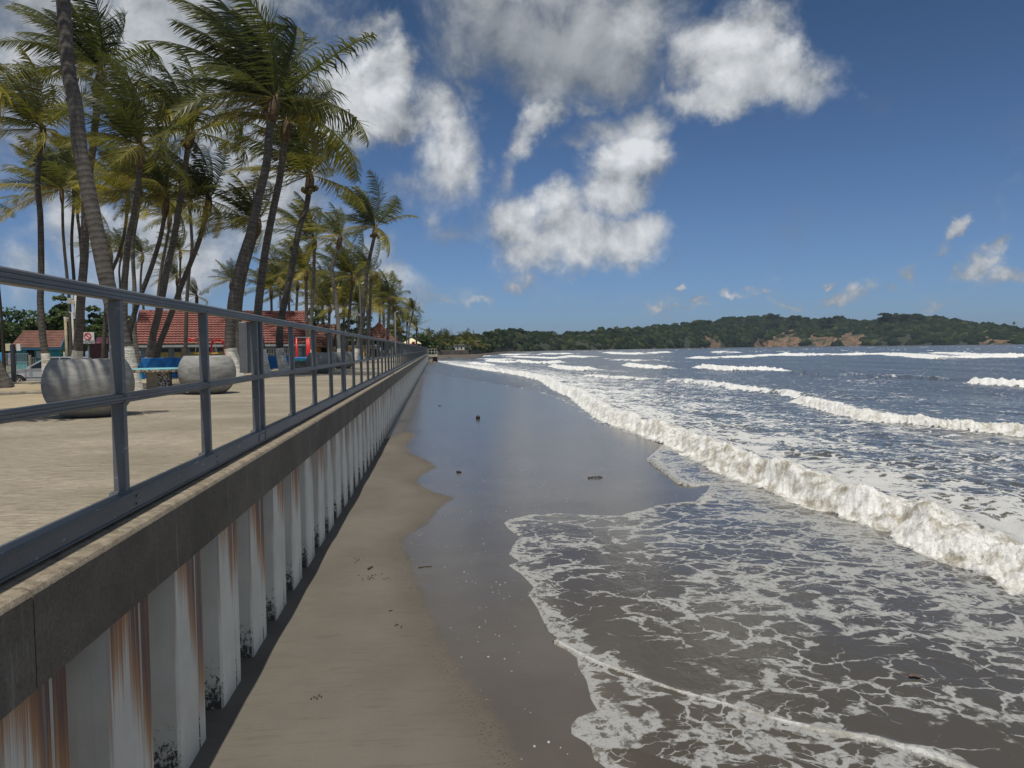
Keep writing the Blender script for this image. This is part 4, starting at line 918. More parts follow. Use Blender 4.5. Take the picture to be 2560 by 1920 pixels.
BLUE = pm('blue_paint', (.014, .15, .42), .5, .22, 2.0, .15, 40, 0, .4, (.03, .24, .50), (.56, .72), 5)
LBLUE = pm('light_blue_paint', (.06, .32, .62), .5, .15, 3, .1, 40)
TURQ = pm('turquoise_paint', (.10, .50, .52), .55, .25, 5, .2, 40, 0, .4, (.30, .30, .26), (.58, .66), 14)
CONC = pm('plain_concrete', (.26, .235, .19), .9, .25, 4, .4, 40, 0, .3, (.12, .105, .08), (.58, .7), 7)
GREYST = pm('grey_steel', (.11, .12, .125), .5, .2, 4, .1, 50)
RED = pm('red_paint', (.55, .018, .022), .35, .12, 3, .05, 40)
DARK = pm('dark_void', (.012, .012, .013), .8, .2, 4, .0)

def tables():
    peb, t = newmat('pebbled_concrete'); g = t.geo(); n = t.noise(g, 26, 3, .7)
    c = t.mix(t.ramp(n, .47, .55), (.035, .034, .036), (.50, .49, .50)); b = t.n('ShaderNodeBsdfPrincipled', None, Base_Color=c, Roughness=.85, Normal=t.bump(n, .8, .02)); finish(t, b)
    edge, t = newmat('worn_table_edge'); g = t.geo(); n = t.noise(g, 18, 5, .75)
    z = t.n('ShaderNodeSeparateXYZ', None, Vector=t.n('ShaderNodeNewGeometry').outputs['Normal']).outputs[2]
    c = t.mix(t.ramp(n, .42, .56), (.06, .045, .03), (.40, .37, .29)); c = t.mix(t.ramp(z, .5, .8), c, t.mix(t.ramp(n, .5, .62), (.12, .42, .48), (.35, .34, .29)))
    b = t.n('ShaderNodeBsdfPrincipled', None, Base_Color=c, Roughness=.8, Normal=t.bump(n, .5, .01)); finish(t, b)
    p = gnd(398, 986, 0); r = thing('concrete_table', 'low concrete table with chipped turquoise top beside the second planter', 'table', p); r.rotation_euler = (0, 0, .35)
    lpart('tabletop', MB().lathe([(.50, .46), (.53, .475), (.53, .53), (.51, .545)], n=40), edge, r)
    mb = MB(); mb.extrude([(-.23, -.17), (-.02, -.2), (-.02, .2), (-.23, .17)], 2, 0, .46); lpart('leg', mb, CONC, r, label='plain grey half of the pedestal')
    mb = MB(); mb.extrude([(-.018, -.21), (.2, -.2), (.25, -.1), (.25, .1), (.2, .2), (-.018, .21)], 2, 0, .46); lpart('leg', mb, peb, r, label='black and white pebbled half of the pedestal')
    p = gnd(762, 927, 0); r = thing('concrete_table', 'concrete table with bright turquoise top left of the third planter', 'table', p)
    mb = MB(); mb.cbox(-.5, .5, -.4, .4, .42, .52, .02); lpart('tabletop', mb, TURQ, r)
    mb = MB(); mb.box(-.40, .38, -.25, .25, 0, .42); mb.box(-.42, .40, -.27, .27, 0, .05); lpart('leg', mb, CONC, r)
tables()

def blue_benches():
    def bench(lab, x0, x1, ytop, ybot, yleg, Y, legs, extra=None):
        a = at(x0, ytop, Y); b = at(x1, ytop, Y + .0); zb = at(x0, ybot, Y)[2]; zl = at(x0, yleg, Y)[2]
        r = thing('blue_bench', lab, 'bench', (a[0], Y, zl), 'blue concrete benches under the palms'); L = b[0] - a[0]
        mb = MB(); mb.cbox(0, L, 0, .14, zb - zl, a[2] - zl, .02); lpart('backrest', mb, BLUE, r)
        mb = MB(); mb.cbox(.05, L - .05, .14, .62, zb - zl + .08, zb - zl + .18, .02); lpart('seat', mb, LBLUE, r)
        for lx in legs:
            c = (lx - x0) / (x1 - x0) * L; mb = MB(); mb.extrude([(c - .17, 0), (c + .17, 0), (c + .10, zb - zl), (c - .10, zb - zl)], 1, .02, .5); lpart('leg', mb, BLUE, r)
        return r, L
    bench('long deep blue concrete bench behind the low table', 352, 478, 895, 932, 946, 28.5, (368, 432, 470))
    bench('bright blue concrete bench behind the doubled railing posts', 601, 727, 891, 922, 926, 35, (615, 668, 715))
    bench('small blue concrete bench under the red posts', 736, 778, 893, 905, 915, 38, (742, 772))
    Y = 27.6; a = at(334, 924, Y); b = at(351, 894, Y); r = thing('breeze_block_stand', 'light blue slotted block stand at the left end of the long blue bench', 'block stand', (a[0], Y, -.12))
    w = b[0] - a[0]; mb = MB(); mb.extrude([(0, 0), (w * 1.15, 0), (w * .95, .42), (w * .9, .48), (w * .75, .62), (.03, .62)], 1, 0, .3); lpart('block', mb, LBLUE, r)
    mb = MB(); mb.box(w * .55, w * .72, -.006, .01, .12, .28); mb.box(w * .55, w * .85, -.006, .01, .44, .52); lpart('slot', mb, DARK, r)
blue_benches()

def swings():
    Y = 45; g0 = -.85
    r = thing('swing_set', 'red arched swing set with rope swings before the red roofed building', 'swing set', (*at(508, 880, Y)[:2], g0))
    def arch(x0, x1, yt, dy, nm='arch_frame'):
        a = at(x0, yt, Y); b = at(x1, yt, Y); zt = a[2]; pts = []
        R = (b[0] - a[0]) / 2
        for z in np.linspace(g0, zt - R, 5): pts.append((a[0], Y, z))
        for k in range(1, 12): q = PI * k / 12; pts.append(((a[0] + b[0]) / 2 - R * math.cos(q), Y + dy * k / 12, zt - R + R * math.sin(q)))
        for z in np.linspace(zt - R, g0, 5): pts.append((b[0], Y + dy, z))
        part(nm, MB().tube(pts, .055, 8), RED, r, True)
    arch(461, 500, 848, .2); arch(528, 558, 849, .2)
    zb = at(500, 851, Y)[2]
    part('top_bar', MB().tube([at(482, 849, Y + .1), at(544, 849.5, Y + .1)], .03, 6), GREYST, r)
    rope = pm('rope', (.42, .36, .22), .9, .2)
    for xa, xb in ((494, 488), (506, 510), (531, 527), (537, 541)):
        part('rope', MB().tube([at(xa, 850, Y + .1), at(xb, 882, Y + .1)], .014, 5), rope, r)
    mb = MB(); p = at(499, 882, Y); mb.cbox(p[0] - .3, p[0] + .3, Y - .1, Y + .2, p[2] - .06, p[2], .02); part('swing_seat', mb, pm('yellow_plastic', (.62, .36, .03), .5, .1), r)
    mb = MB(); p = at(534, 882, Y); mb.cbox(p[0] - .25, p[0] + .25, Y - .1, Y + .2, p[2] - .06, p[2], .02); part('swing_seat', mb, pm('yellow_plastic', (.62, .36, .03), .5, .1), r)
    Y = 41; r = thing('climbing_frame', 'climbing frame of three straight red posts under a dark bar', 'climbing frame', (*at(757, 880, Y)[:2], -.6))
    for x, dy in ((741, 0), (758, 1.2), (772, 0)):
        q = at(x, 845, Y); part('post', MB().tube([(q[0], Y + dy, -.65), (q[0], Y + dy, q[2])], .062, 8), RED, r, True)
    part('top_bar', MB().tube([at(738, 844, Y), at(776, 844, Y)], .035, 6), GREYST, r)
swings()

# ---- tiled roofs
def tilemat(name, c1, c2, dark):
    m, t = newmat(name); g = t.geo(); n = t.noise(g, 1.2, 5, .65); n2 = t.noise(g, 9, 4, .7)
    c = t.mix(t.ramp(n, .3, .7), c1, c2); c = t.mix(t.math('MULTIPLY', t.ramp(n2, .52, .75), .6), c, dark)
    b = t.n('ShaderNodeBsdfPrincipled', None, Base_Color=c, Roughness=.7, Normal=t.bump(n2, .25, .02)); finish(t, b); return m
TILE = tilemat('red_roof_tile', (.21, .082, .066), (.30, .122, .100), (.10, .045, .038))
TILE2 = tilemat('brown_roof_tile', (.13, .056, .040), (.215, .098, .068), (.05, .03, .025))
def tiled(mb, a, b, c, d, rows, pitch, amp, step):
    """tiles on the quad a-b (eave) c-d (ridge, c above b): overlapping rows with rolls across"""
    a, b, c, d = [np.array(q, float) for q in (a, b, c, d)]
    nrm = np.cross(b - a, d - a); nrm /= np.linalg.norm(nrm)
    n = max(4, int(np.linalg.norm(b - a) / pitch * 4))
    for r in range(rows):
        v0, v1 = r / rows, (r + 1) / rows; vs = []
        for v, lift in ((v0, step), (v0, step), (v1, 0.0)):
            for k in range(n + 1):
                u = k / n; p = (a * (1 - u) + b * u) * (1 - v) + (d * (1 - u) + c * u) * v
                h = amp * abs(math.sin(PI * u * n / 4)); vs.append(p + nrm * (lift + h))
        for k in range(n + 1): vs[k] = vs[k] - nrm * (step + .01)
        o = [(k, k + 1, n + 2 + k, n + 1 + k) for k in range(n)] + [(n + 1 + k, n + 2 + k, 2 * n + 3 + k, 2 * n + 2 + k) for k in range(n)]
        mb.add(vs, o)

def big_house():
    A = at(352, 915, 56); B = at(770, 915, 59); A[2] = B[2] = -.85
    L = np.linalg.norm(B - A); rot = math.atan2(B[1] - A[1], B[0] - A[0])
    r = place(thing('beach_house', 'long blue grey building under a wide red tiled roof', 'building'), A, rot)
    wall = pm('blue_grey_wall', (.175, .225, .27), .8, .18, 2, .25, 40, 0, .3, (.13, .17, .2), (.5, .8), 1.5)
    D = 7.0; e = 2.30; rg = 4.85
    mb = MB(); mb.box(0, L, 0, D, 0, e); mb.extrude([(0, e), (D, e), (D / 2, rg - .12)], 0, 0, L); lpart('wall', mb, wall, r)
    mb = MB(); tiled(mb, (-.35, -.5, e - .02), (L + .3, -.5, e - .02), (L + .3, D / 2, rg), (-.35, D / 2, rg), 14, .27, .045, .085)
    mb.add([(-.35, D + .5, e - .02), (L + .3, D + .5, e - .02), (L + .3, D / 2, rg), (-.35, D / 2, rg)], [(0, 1, 2, 3)])
    mb.tube([(-.35, D / 2, rg + .03), (L + .3, D / 2, rg + .03)], .10, 8); rf = lpart('roof', mb, TILE, r)
    mb = MB(); mb.box(-.35, L + .3, -.52, -.47, e - .22, e - .06); lpart('fascia', mb, pm('grey_fascia', (.30, .32, .33), .6, .1), rf)
    for xx in (-.38, L + .3):
        mb = MB(); mb.extrude([(-.5, e - .24), (-.5, e - .03), (D / 2, rg + .02), (D + .5, e - .03), (D + .5, e - .24), (D / 2, rg - .2)], 0, xx, xx + .05); lpart('bargeboard', mb, pm('slate_board', (.09, .12, .15), .6, .15), rf)
    olive = pm('olive_door', (.30, .255, .085), .6, .15, 3); deep = pm('window_glass', (.02, .024, .028), .12, .1, 2, 0, 30, 0, .6); fr = pm('white_frame', (.62, .62, .58), .5, .08)
    X = lambda px: (px - 352) / (770 - 352) * L
    for x0, x1, op in ((400, 418, 1), (432, 448, 1), (449, 457, 0), (470, 492, 1), (505, 522, 1), (537, 551, 1)):
        mb = MB(); mb.box(X(x0), X(x1), -.03, .02, 0, 1.72 if op else 2.0); d = lpart('door', mb, olive, r)
        mb = MB(); mb.box(X(x0) - .04, X(x0) - .002, -.045, .0, 0, 2.06); mb.box(X(x1) + .002, X(x1) + .04, -.045, .0, 0, 2.06); mb.box(X(x0) - .04, X(x1) + .04, -.05, .0, 2.0, 2.06); lpart('door_frame', mb, wall, d)
        if op:
            mb = MB(); mb.box(X(x0), X(x1), -.02, .01, 1.725, 1.998); lpart('transom', mb, deep, d)
    mb = MB(); mb.box(X(410.2), X(411.2), -.04, -.02, 1.25, 1.45); mb.box(X(408.6), X(411.2), -.04, -.02, 1.22, 1.26); lpart('door_number', mb, DARK, r, label='dark mark on the olive door')
    for x0, x1 in ((592, 603), (640, 655), (661, 680), (707, 725), (738, 752)):
        mb = MB(); mb.box(X(x0), X(x1), -.02, .01, .75, 1.9); pn = lpart('window', mb, deep, r)
        mb = MB(); n = 4 if x1 - x0 > 12 else 2
        for k in range(n + 1): xx = X(x0) + (X(x1) - X(x0)) * k / n; mb.box(xx - .022, xx + .022, -.05, -.021, .75, 1.9)
        for z in (.75, 1.13, 1.52, 1.9): mb.box(X(x0) - .03, X(x1) + .03, -.052, -.023, z - .022, z + .022)
        lpart('window_frame', mb, fr, pn)
    mb = MB()
    for k in range(int(L / .3)): mb.box(k * .3, k * .3 + .012, -.012, .0, .05, e - .05)
    lpart('board_joint', mb, pm('joint_line', (.10, .13, .16), .8), r)
big_house()

def hut():
    Y = 88; A = at(42, 919, Y); A[2] = -.92; r = place(thing('teal_hut', 'small teal hut with weathered tiled roof behind the metal gate', 'hut'), A, .10)
    teal = pm('teal_wall', (.04, .27, .31), .7, .15, 2, .2, 40); lite = pm('light_teal_wall', (.12, .42, .44), .7, .15, 2, .2, 40); trim = pm('blue_trim', (.03, .13, .27), .6, .1)
    L, D, e, rg = 4.4, 3.4, 2.55, 4.35
    mb = MB(); mb.box(0, L, 0, D, .62, e); mb.extrude([(0, e), (D, e), (D / 2, rg - .1)], 0, 0, L); lpart('wall', mb, teal, r)
    mb = MB(); mb.box(-.002, L + .002, -.002, D + .002, 0, .619); lpart('wall', mb, lite, r, label='paler lower band of the wall')
    mb = MB(); tiled(mb, (-.5, -.45, e - .1), (L + .25, -.45, e - .1), (L + .25, D / 2, rg), (.1, D / 2, rg), 10, .27, .04, .05)
    mb.add([(-.5, D + .45, e - .1), (L + .25, D + .45, e - .1), (L + .25, D / 2, rg), (.1, D / 2, rg)], [(0, 1, 2, 3)]); mb.tube([(.1, D / 2, rg), (L + .25, D / 2, rg)], .09, 7); rf = lpart('roof', mb, TILE2, r)
    mb = MB(); mb.extrude([(-.45, e - .38), (-.45, e - .1), (D / 2, rg + .03), (D + .45, e - .1), (D + .45, e - .38), (D / 2, rg - .28)], 0, L + .26, L + .32); lpart('bargeboard', mb, trim, rf)
    mb = MB(); mb.box(-.4, L + .2, -.46, -.41, e - .30, e - .14); lpart('fascia', mb, trim, rf)
    mb = MB(); mb.box(1.05, 1.85, -.03, .01, 0, 2.2); lpart('doorway', mb, DARK, r)
    mb = MB(); mb.box(2.05, 3.15, -.03, .01, 1.25, 2.1); w = lpart('window', mb, pm('shutter_grey', (.42, .42, .40), .6, .1), r)
    mb = MB(); mb.box(2.0, 3.2, -.045, -.005, 1.2, 1.248); mb.box(2.0, 3.2, -.045, -.005, 2.102, 2.15); lpart('window_frame', mb, pm('dark_frame', (.03, .05, .06), .6), w)
    mb = MB(); mb.box(L + .003, L + .02, 1.05, 1.75, 1.35, 2.1); sg = lpart('notice', mb, pm('dark_green_board', (.02, .10, .10), .6), r)
    mb = MB()
    for y0, y1, z0, z1 in ((1.15, 1.65, 1.92, 2.02), (1.36, 1.44, 1.62, 1.82), (1.25, 1.55, 1.45, 1.55)): mb.box(L + .021, L + .028, y0, y1, z0, z1)
    lpart('lettering', mb, pm('sign_white', (.7, .7, .66), .6, .05), sg)
    # wall and gate
    Yg = 85; g = thing('metal_gate', 'grey barred metal gate in front of the teal hut', 'gate', (*at(44, 919, Yg)[:2], -.92)); st = pm('gate_steel', (.24, .26, .27), .5, .1)
    for x0, x1 in ((14.5, 40), (40.5, 72)):
        a, b = at(x0, 919, Yg), at(x1, 919, Yg); zt = at(x0, 884, Yg)[2]; mb = MB(); z0 = -.86
        for k in range(9): x = a[0] + (b[0] - a[0]) * k / 8; mb.box(x - .022, x + .022, Yg - .02, Yg + .02, z0, zt)
        for z in (z0, (z0 + zt) / 2, zt): mb.box(a[0], b[0], Yg - .025, Yg + .025, z - .03, z + .03)
        part('gate_leaf', mb, st, g)
    q = at(76, 919, Yg); mb = MB(); mb.cbox(q[0] - .12, q[0] + .12, Yg - .12, Yg + .12, -.92, .75, .02); part('gate_post', mb, CONC, g)
    a, b = at(72, 919, Yg), at(89, 919, Yg); mb = MB()
    for x in np.linspace(a[0] + .2, b[0], 4): mb.box(x - .02, x + .02, Yg - .02, Yg + .02, -.92, .45)
    mb.box(a[0] + .2, b[0], Yg - .02, Yg + .02, .42, .47); part('side_rail', mb, st, g)
    Yg = 80; a = at(-60, 919, Yg); b = at(6, 919, Yg); mb = MB(); mb.cbox(a[0], b[0], Yg, Yg + .2, -.92, at(2, 881, Yg)[2], .03); solo('boundary_wall', mb, LBLUE, 'light blue boundary wall at the far left edge beside the gate', 'wall')
hut()

def car():
    Y = 37.0; a = at(18, 950, Y); r = place(thing('silver_car', 'silver sedan parked facing left behind the leftmost palm', 'car'), (a[0], Y, -.72), .02)
    paint = pm('silver_paint', (.52, .54, .56), .28, .05, 3, 0, 30, .55, .6); glass = pm('car_glass', (.015, .017, .02), .08, .1, 2, 0, 30, 0, .7); rub = pm('tyre_rubber', (.018, .018, .019), .85, .1); alloy = pm('alloy', (.55, .56, .57), .35, .1, 3, 0, 30, .6); blk = pm('black_trim', (.02, .02, .022), .5, .1)
    Lc, Wc = 4.45, 1.70
    side = [(0.06, .30), (0, .48), (.03, .62), (.16, .70), (.60, .79), (1.12, .86), (1.30, .89), (3.75, .93), (4.30, .90), (4.42, .78), (4.45, .50), (4.36, .28)]
    # wheel-arch cut lower edge
    low = []
    for cx in (3.50, .88):
        for k in range(9): q = PI * k / 8; low.append((cx + .36 * math.cos(q), .30 + .36 * math.sin(q)))
    low = [(4.2, .2), ] + [(x, max(z, .2)) for x, z in low] + [(.3, .2)]
    poly = side + low
    vs = []; n = len(poly)
    for y, k in ((-Wc / 2 + .05, 0), (-Wc / 2, 1), (Wc / 2, 1), (Wc / 2 - .05, 0)):
        for x, z in poly: vs.append((Lc / 2 + (x - Lc / 2) * (1 if k else .985), y, z if k or z < .6 else z + .012))
    fs = [(j * n + i, j * n + (i + 1) % n, (j + 1) * n + (i + 1) % n, (j + 1) * n + i) for j in range(3) for i in range(n)] + [tuple(range(n - 1, -1, -1)), tuple(range(3 * n, 4 * n))]
    mb = MB().add(vs, fs); body = fixn(lpart('body', mb, paint, r))
    cab = [(1.22, .88), (1.95, 1.34), (2.25, 1.40), (3.0, 1.40), (3.35, 1.34), (3.95, .92)]; ct = [(x, y, z) for y, q in ((-.78, 0), (.78, 0)) for x, z in cab]
    ct = [(x, y * (1 - .22 * max(0, z - .9) / .5), z) for x, y, z in ct]; k = 6
    mb = MB().add(ct, [(i, (i + 1) % k, k + (i + 1) % k, k + i) for i in range(k)] + [(5, 4, 3, 2, 1, 0), (6, 7, 8, 9, 10, 11)]); fixn(lpart('cabin_glass', mb, glass, r))
    mb = MB()
    for s in (-1, 1):
        yy = lambda z: s * .785 * (1 - .22 * max(0, z - .9) / .5)
        for p, q, w in (((1.22, .89), (1.97, 1.355), .06), ((1.97, 1.355), (2.26, 1.41), .06), ((2.26, 1.41), (3.0, 1.41), .06), ((3.0, 1.41), (3.37, 1.35), .06), ((3.37, 1.35), (3.95, .93), .10), ((2.62, .92), (2.66, 1.4), .08)):
            mb.beam((p[0], yy(p[1]), p[1]), (q[0], yy(q[1]), q[1]), .05, w)
    mb.add([(1.97, -.61, 1.36), (1.97, .61, 1.36), (2.26, .61, 1.42), (2.26, -.61, 1.42), (3.0, .61, 1.42), (3.0, -.61, 1.42), (3.37, .61, 1.355), (3.37, -.61, 1.355)], [(0, 1, 2, 3), (3, 2, 4, 5), (5, 4, 6, 7)]); lpart('roof', mb, paint, r)
    for cx in (.88, 3.50):
        for s in (-1, 1):
            c = (cx, s * (Wc / 2 - .10), .30); mb = MB(); prof = [(.20, -.10), (.29, -.10), (.315, -.06), (.315, .06), (.29, .10), (.20, .10)]; vs = []; nn = 24
            for rr, w in prof:
                for i in range(nn): q = 2 * PI * i / nn; vs.append((c[0] + rr * math.cos(q), c[1] + w, c[2] + rr * math.sin(q)))
            mb.add(vs, [(j * nn + i, j * nn + (i + 1) % nn, (j + 1) * nn + (i + 1) % nn, (j + 1) * nn + i) for j in range(5) for i in range(nn)]); w_ = lpart('wheel', mb, rub, r, True)
            mb = MB(); 
            for i in range(6):
                q = 2 * PI * i / 6; mb.beam((c[0], c[1] + s * .085, c[2]), (c[0] + .2 * math.cos(q), c[1] + s * .085, c[2] + .2 * math.sin(q)), .03, .065, (0, 1, 0))
            mb.tube([(c[0], c[1] + s * .04, c[2]), (c[0], c[1] + s * .10, c[2])], .05, 10)
            for i in range(18): q, q2 = 2 * PI * i / 18, 2 * PI * (i + 1) / 18; mb.beam((c[0] + .2 * math.cos(q), c[1] + s * .08, c[2] + .2 * math.sin(q)), (c[0] + .2 * math.cos(q2), c[1] + s * .08, c[2] + .2 * math.sin(q2)), .04, .03, (0, 1, 0))
            lpart('rim', mb, alloy, w_)
    for s in (-1, 1):
        mb = MB(); mb.obox((.14, s * .60, .62), ((1, 0, .35), (0, 1, 0), (-.35, 0, 1)), (.10, .20, .055)); lpart('headlight', mb, pm('lamp_lens', (.55, .57, .6), .1, .1, 2, 0, 30, 0, .7), r)
        mb = MB(); mb.box(1.35, 1.50, s * .86 - .07, s * .86 + .07, .90, 1.02); lpart('wing_mirror', mb, paint, r)
        mb = MB(); mb.box(1.22, 1.232, s * .852 - .004, s * .852 + .004, .30, .86); mb.box(2.62, 2.632, s * .852 - .004, s * .852 + .004, .30, .9); mb.box(.45, .9, s * .853 - .004, s * .853 + .004, .73, .74); lpart('door_gap', mb, blk, body)
        mb = MB(); mb.box(.9, 3.4, s * .855 - .006, s * .855 + .006, .46, .50); lpart('side_moulding', mb, blk, body)
    mb = MB(); mb.box(-.02, .06, -.45, .45, .30, .40); lpart('grille', mb, blk, r)
car()

def signs_and_poles():
    Y = 25.5; p = at(35, 951, Y); zt = at(35, 861, Y)[2]; r = thing('grey_sign_post', 'dark grey square post with pale blank sign boards in front of the car bonnet', 'sign', (p[0], Y, -.05))
    mb = MB(); mb.cbox(p[0] - .055, p[0] + .055, Y - .055, Y + .055, -.1, zt, .008); part('post', mb, pm('dark_post', (.035, .042, .05), .6, .1), r)
    a, b = at(13, 859, Y), at(28, 877, Y); mb = MB(); mb.box(a[0], b[0], Y + .0, Y + .05, b[2], a[2]); part('board', mb, pm('cream_board', (.62, .56, .38), .6, .12), r, label='cream left board')
    a, b = at(38, 859.5, Y), at(50, 877, Y); mb = MB(); mb.box(a[0] + .02, b[0], Y + .02, Y + .07, b[2], a[2]); part('board', mb, pm('white_board', (.70, .70, .66), .6, .06), r, label='white right board')
    # pets sign
    Y = 34; a, b = at(203, 831, Y), at(236, 859, Y); cx = (a[0] + b[0]) / 2; r = thing('pets_sign', 'white prohibition sign partly hidden by the pale palm trunk', 'sign', (cx, Y, -.75)); w = (b[0] - a[0]); h = a[2] - b[2]
    mb = MB(); mb.cbox(a[0], b[0], Y, Y + .03, b[2], a[2], .006); bd = part('board', mb, pm('sign_face', (.62, .63, .62), .5, .06), r)
    mb = MB(); mb.tube([(cx, Y + .06, -.8), (cx, Y + .06, a[2])], .03, 8); part('pole', mb, GREYST, r)
    mb = MB(); rc = h * .27; cz = a[2] - h * .34; pts = [(cx + rc * math.cos(q), Y - .008, cz + rc * math.sin(q)) for q in np.linspace(0, 2 * PI, 25)]; mb.tube(pts, .02, 5, False); mb.tube([(cx - rc * .7, Y - .008, cz + rc * .7), (cx + rc * .7, Y - .008, cz - rc * .7)], .018, 5); part('ban_ring', mb, RED, bd)
    for txt, zz in (('NO PETS', b[2] + h * .17), ('ALLOWED', b[2] + h * .035)):
        cu = bpy.data.curves.new('lettering', 'FONT'); cu.body = txt; cu.size = h * .16; cu.align_x = 'CENTER'; cu.extrude = .002
        to = bpy.data.objects.new('tmp', cu); C.objects.link(to); bpy.context.view_layer.update()
        me = bpy.data.meshes.new_from_object(to.evaluated_get(bpy.context.evaluated_depsgraph_get())); bpy.data.objects.remove(to)
        sx = (w * .9) / max(.01, max(v.co.x for v in me.vertices) - min(v.co.x for v in me.vertices))
        me.transform(Matrix.Translation((0, -.006, zz - (-.75))) @ Matrix.Rotation(PI / 2, 4, 'X') @ Matrix.Diagonal((sx, 1, 1, 1)))
        me.materials.clear(); me.materials.append(DARK); o = bpy.data.objects.new('lettering', me); C.objects.link(o); o.parent = bd
    # maroon booth
    Y = 47; a, b = at(222, 858, Y), at(252, 900, Y); r = thing('maroon_booth', 'dark maroon booth with pink awning right of the prohibition sign', 'booth', (a[0], Y, -.86)); w = b[0] - a[0]; zt = a[2] + .86
    mb = MB(); mb.cbox(0, w, 0, 1.0, 0, zt, .02); lpart('cabinet', mb, pm('maroon_paint', (.075, .025, .028), .5, .15), r)
    mb = MB(); mb.extrude([(-.12, zt), (1.05, zt), (1.0, zt + .12), (.0, zt + .05)], 0, -.05, w * .62); lpart('awning', mb, pm('pink_red_cloth', (.50, .12, .13), .8, .1), r)
    mb = MB(); mb.extrude([(-.15, zt - .02), (1.05, zt - .02), (.95, zt + .36), (.15, zt + .36)], 0, w * .63, w * 1.05); lpart('awning', mb, pm('pink_cloth', (.62, .24, .28), .8, .1), r, label='raised pink flap')
    mb = MB(); mb.box(w * .66, w * .93, -.012, .0, .22, .55); lab = lpart('label_plate', mb, pm('sign_face', (.62, .63, .62), .5, .06), r)
    mb = MB(); mb.box(w * .70, w * .90, -.018, -.012, .44, .48); mb.box(w * .70, w * .90, -.018, -.012, .32, .36); lpart('marking', mb, DARK, lab)
    # wooden post with box
    Y = 44; a, b = at(323, 860, Y), at(333, 895, Y); r = thing('wooden_post', 'short wooden post with a box top behind the mossy palm foot', 'post', (a[0], Y, -.85))
    wd_ = pm('bare_wood', (.36, .27, .14), .8, .2, 4, .3, 30); w = b[0] - a[0]; zt = a[2] + .85
    mb = MB(); mb.cbox(w * .45, w * .95, 0, .14, 0, zt - .3, .01); lpart('post', mb, wd_, r); mb = MB(); mb.cbox(0, w, -.04, .18, zt - .3, zt, .01); lpart('box', mb, pm('dark_wood', (.20, .15, .09), .8, .2), r)
    # pale lamp pole and neighbours
    pale = pm('pale_pole', (.42, .40, .33), .7, .12, 3, .1); Y = 40
    q0, q1 = at(197, 890, Y), at(189, 730, Y); r = thing('lamp_pole', 'cream lamp pole beside the pale palm trunk', 'lamp post', (q0[0], Y, -.85)); 
    part('pole', MB().tube([(q0[0], Y, -.9), q0, q1], [.11, .10, .085], 10), pale, r, True)
    mb = MB(); s = at(192, 795, Y); mb.tube([s - np.array([0, 0, .04]), s + np.array([0, 0, .04])], .125, 10); part('clamp', mb, pm('white_frame', (.62, .62, .58), .5, .08), r)
    part('arm', MB().tube([q1, at(178, 733, Y), at(167, 728, Y)], .03, 6), pale, r)
    mb = MB(); l = at(176, 752, Y); mb.cbox(l[0] - .12, l[0] + .10, Y - .1, Y + .1, l[2] - .14, l[2] + .12, .02); part('flood_lamp', mb, pale, r); mb = MB(); l = at(185, 756, Y); mb.cbox(l[0] - .09, l[0] + .09, Y - .1, Y + .1, l[2] - .1, l[2] + .1, .02); part('flood_lamp', mb, pale, r)
    Y = 42; q0, q1 = at(186, 890, Y), at(180, 782, Y); r = thing('thin_pole', 'thin beige pole with small bent arm left of the cream lamp pole', 'pole', (q0[0], Y, -.85)); part('pole', MB().tube([(q0[0], Y, -.9), q0, q1], .05, 8), pale, r, True); part('arm', MB().tube([q1, at(172, 780, Y)], .025, 6), pale, r)
    Y = 60; q0, q1 = at(167, 888, Y), at(163, 792, Y); r = thing('utility_pole', 'weathered wooden utility pole with short crossarm before the bushy trees', 'utility pole', (q0[0], Y, -.95)); wp = pm('grey_wood_pole', (.34, .28, .18), .85, .2); part('pole', MB().tube([(q0[0], Y, -1), q0, q1], .10, 8), wp, r, True); part('crossarm', MB().tube([at(160, 803, Y), at(172, 803, Y)], .035, 6), wp, r); part('crossarm', MB().tube([at(163, 808, Y), at(171, 798, Y)], .03, 6), wp, r)
    mb = MB(); Y = 55; q = at(161, 895, Y); mb.tube([(q[0], Y, -.9), (q[0], Y, at(161, 880, Y)[2])], .06, 8); solo('bollard', mb, pm('white_frame', (.62, .62, .58), .5, .08), 'short white bollard at the foot of the bushy trees', 'bollard')
    # promenade lamps
    dk = pm('lamp_dark', (.035, .036, .038), .6, .1); lh = pm('lamp_head', (.62, .64, .65), .4, .05)
    def lamp(lab, x0, y0, x1, y1, Y, hx, hy, zb, rad, mat):
        a, b = at(x0, y0, Y), at(x1, y1, Y); r = thing('street_lamp', lab, 'street lamp', (a[0], Y, zb), 'lamp posts along the promenade')
        part('pole', MB().tube([(a[0], Y, zb), a, b], [rad, rad, rad * .75], 8), mat, r, True)
        h = at(hx, hy, Y); part('arm', MB().tube([b, (b + h) / 2 + np.array([0, 0, .03]), h], rad * .4, 6), mat, r)
        d = (h - b) / np.linalg.norm(h - b); mb = MB(); c_ = b + (h - b) * .45; mb.obox(c_, (d, (0, 1, 0), np.cross(d, (0, 1, 0))), (np.linalg.norm(h - b) * .28, .09, .035)); part('lamp_head', mb, lh, r)
    lamp('tall dark lamp post before the solitary palm', 905, 890, 899, 711, 60, 922, 702, -.02, .10, dk)
    lamp('lamp post right of the tiled pavilion', 989, 880, 987.5, 781, 95, 998, 777, -.02, .12, pm('lamp_grey', (.13, .13, .13), .6, .1))
    lamp('lamp post against the cream canopy', 1024, 876, 1021.5, 815, 130, 1026, 812, -.02, .12, pm('lamp_grey', (.13, .13, .13), .6, .1))
    q = None
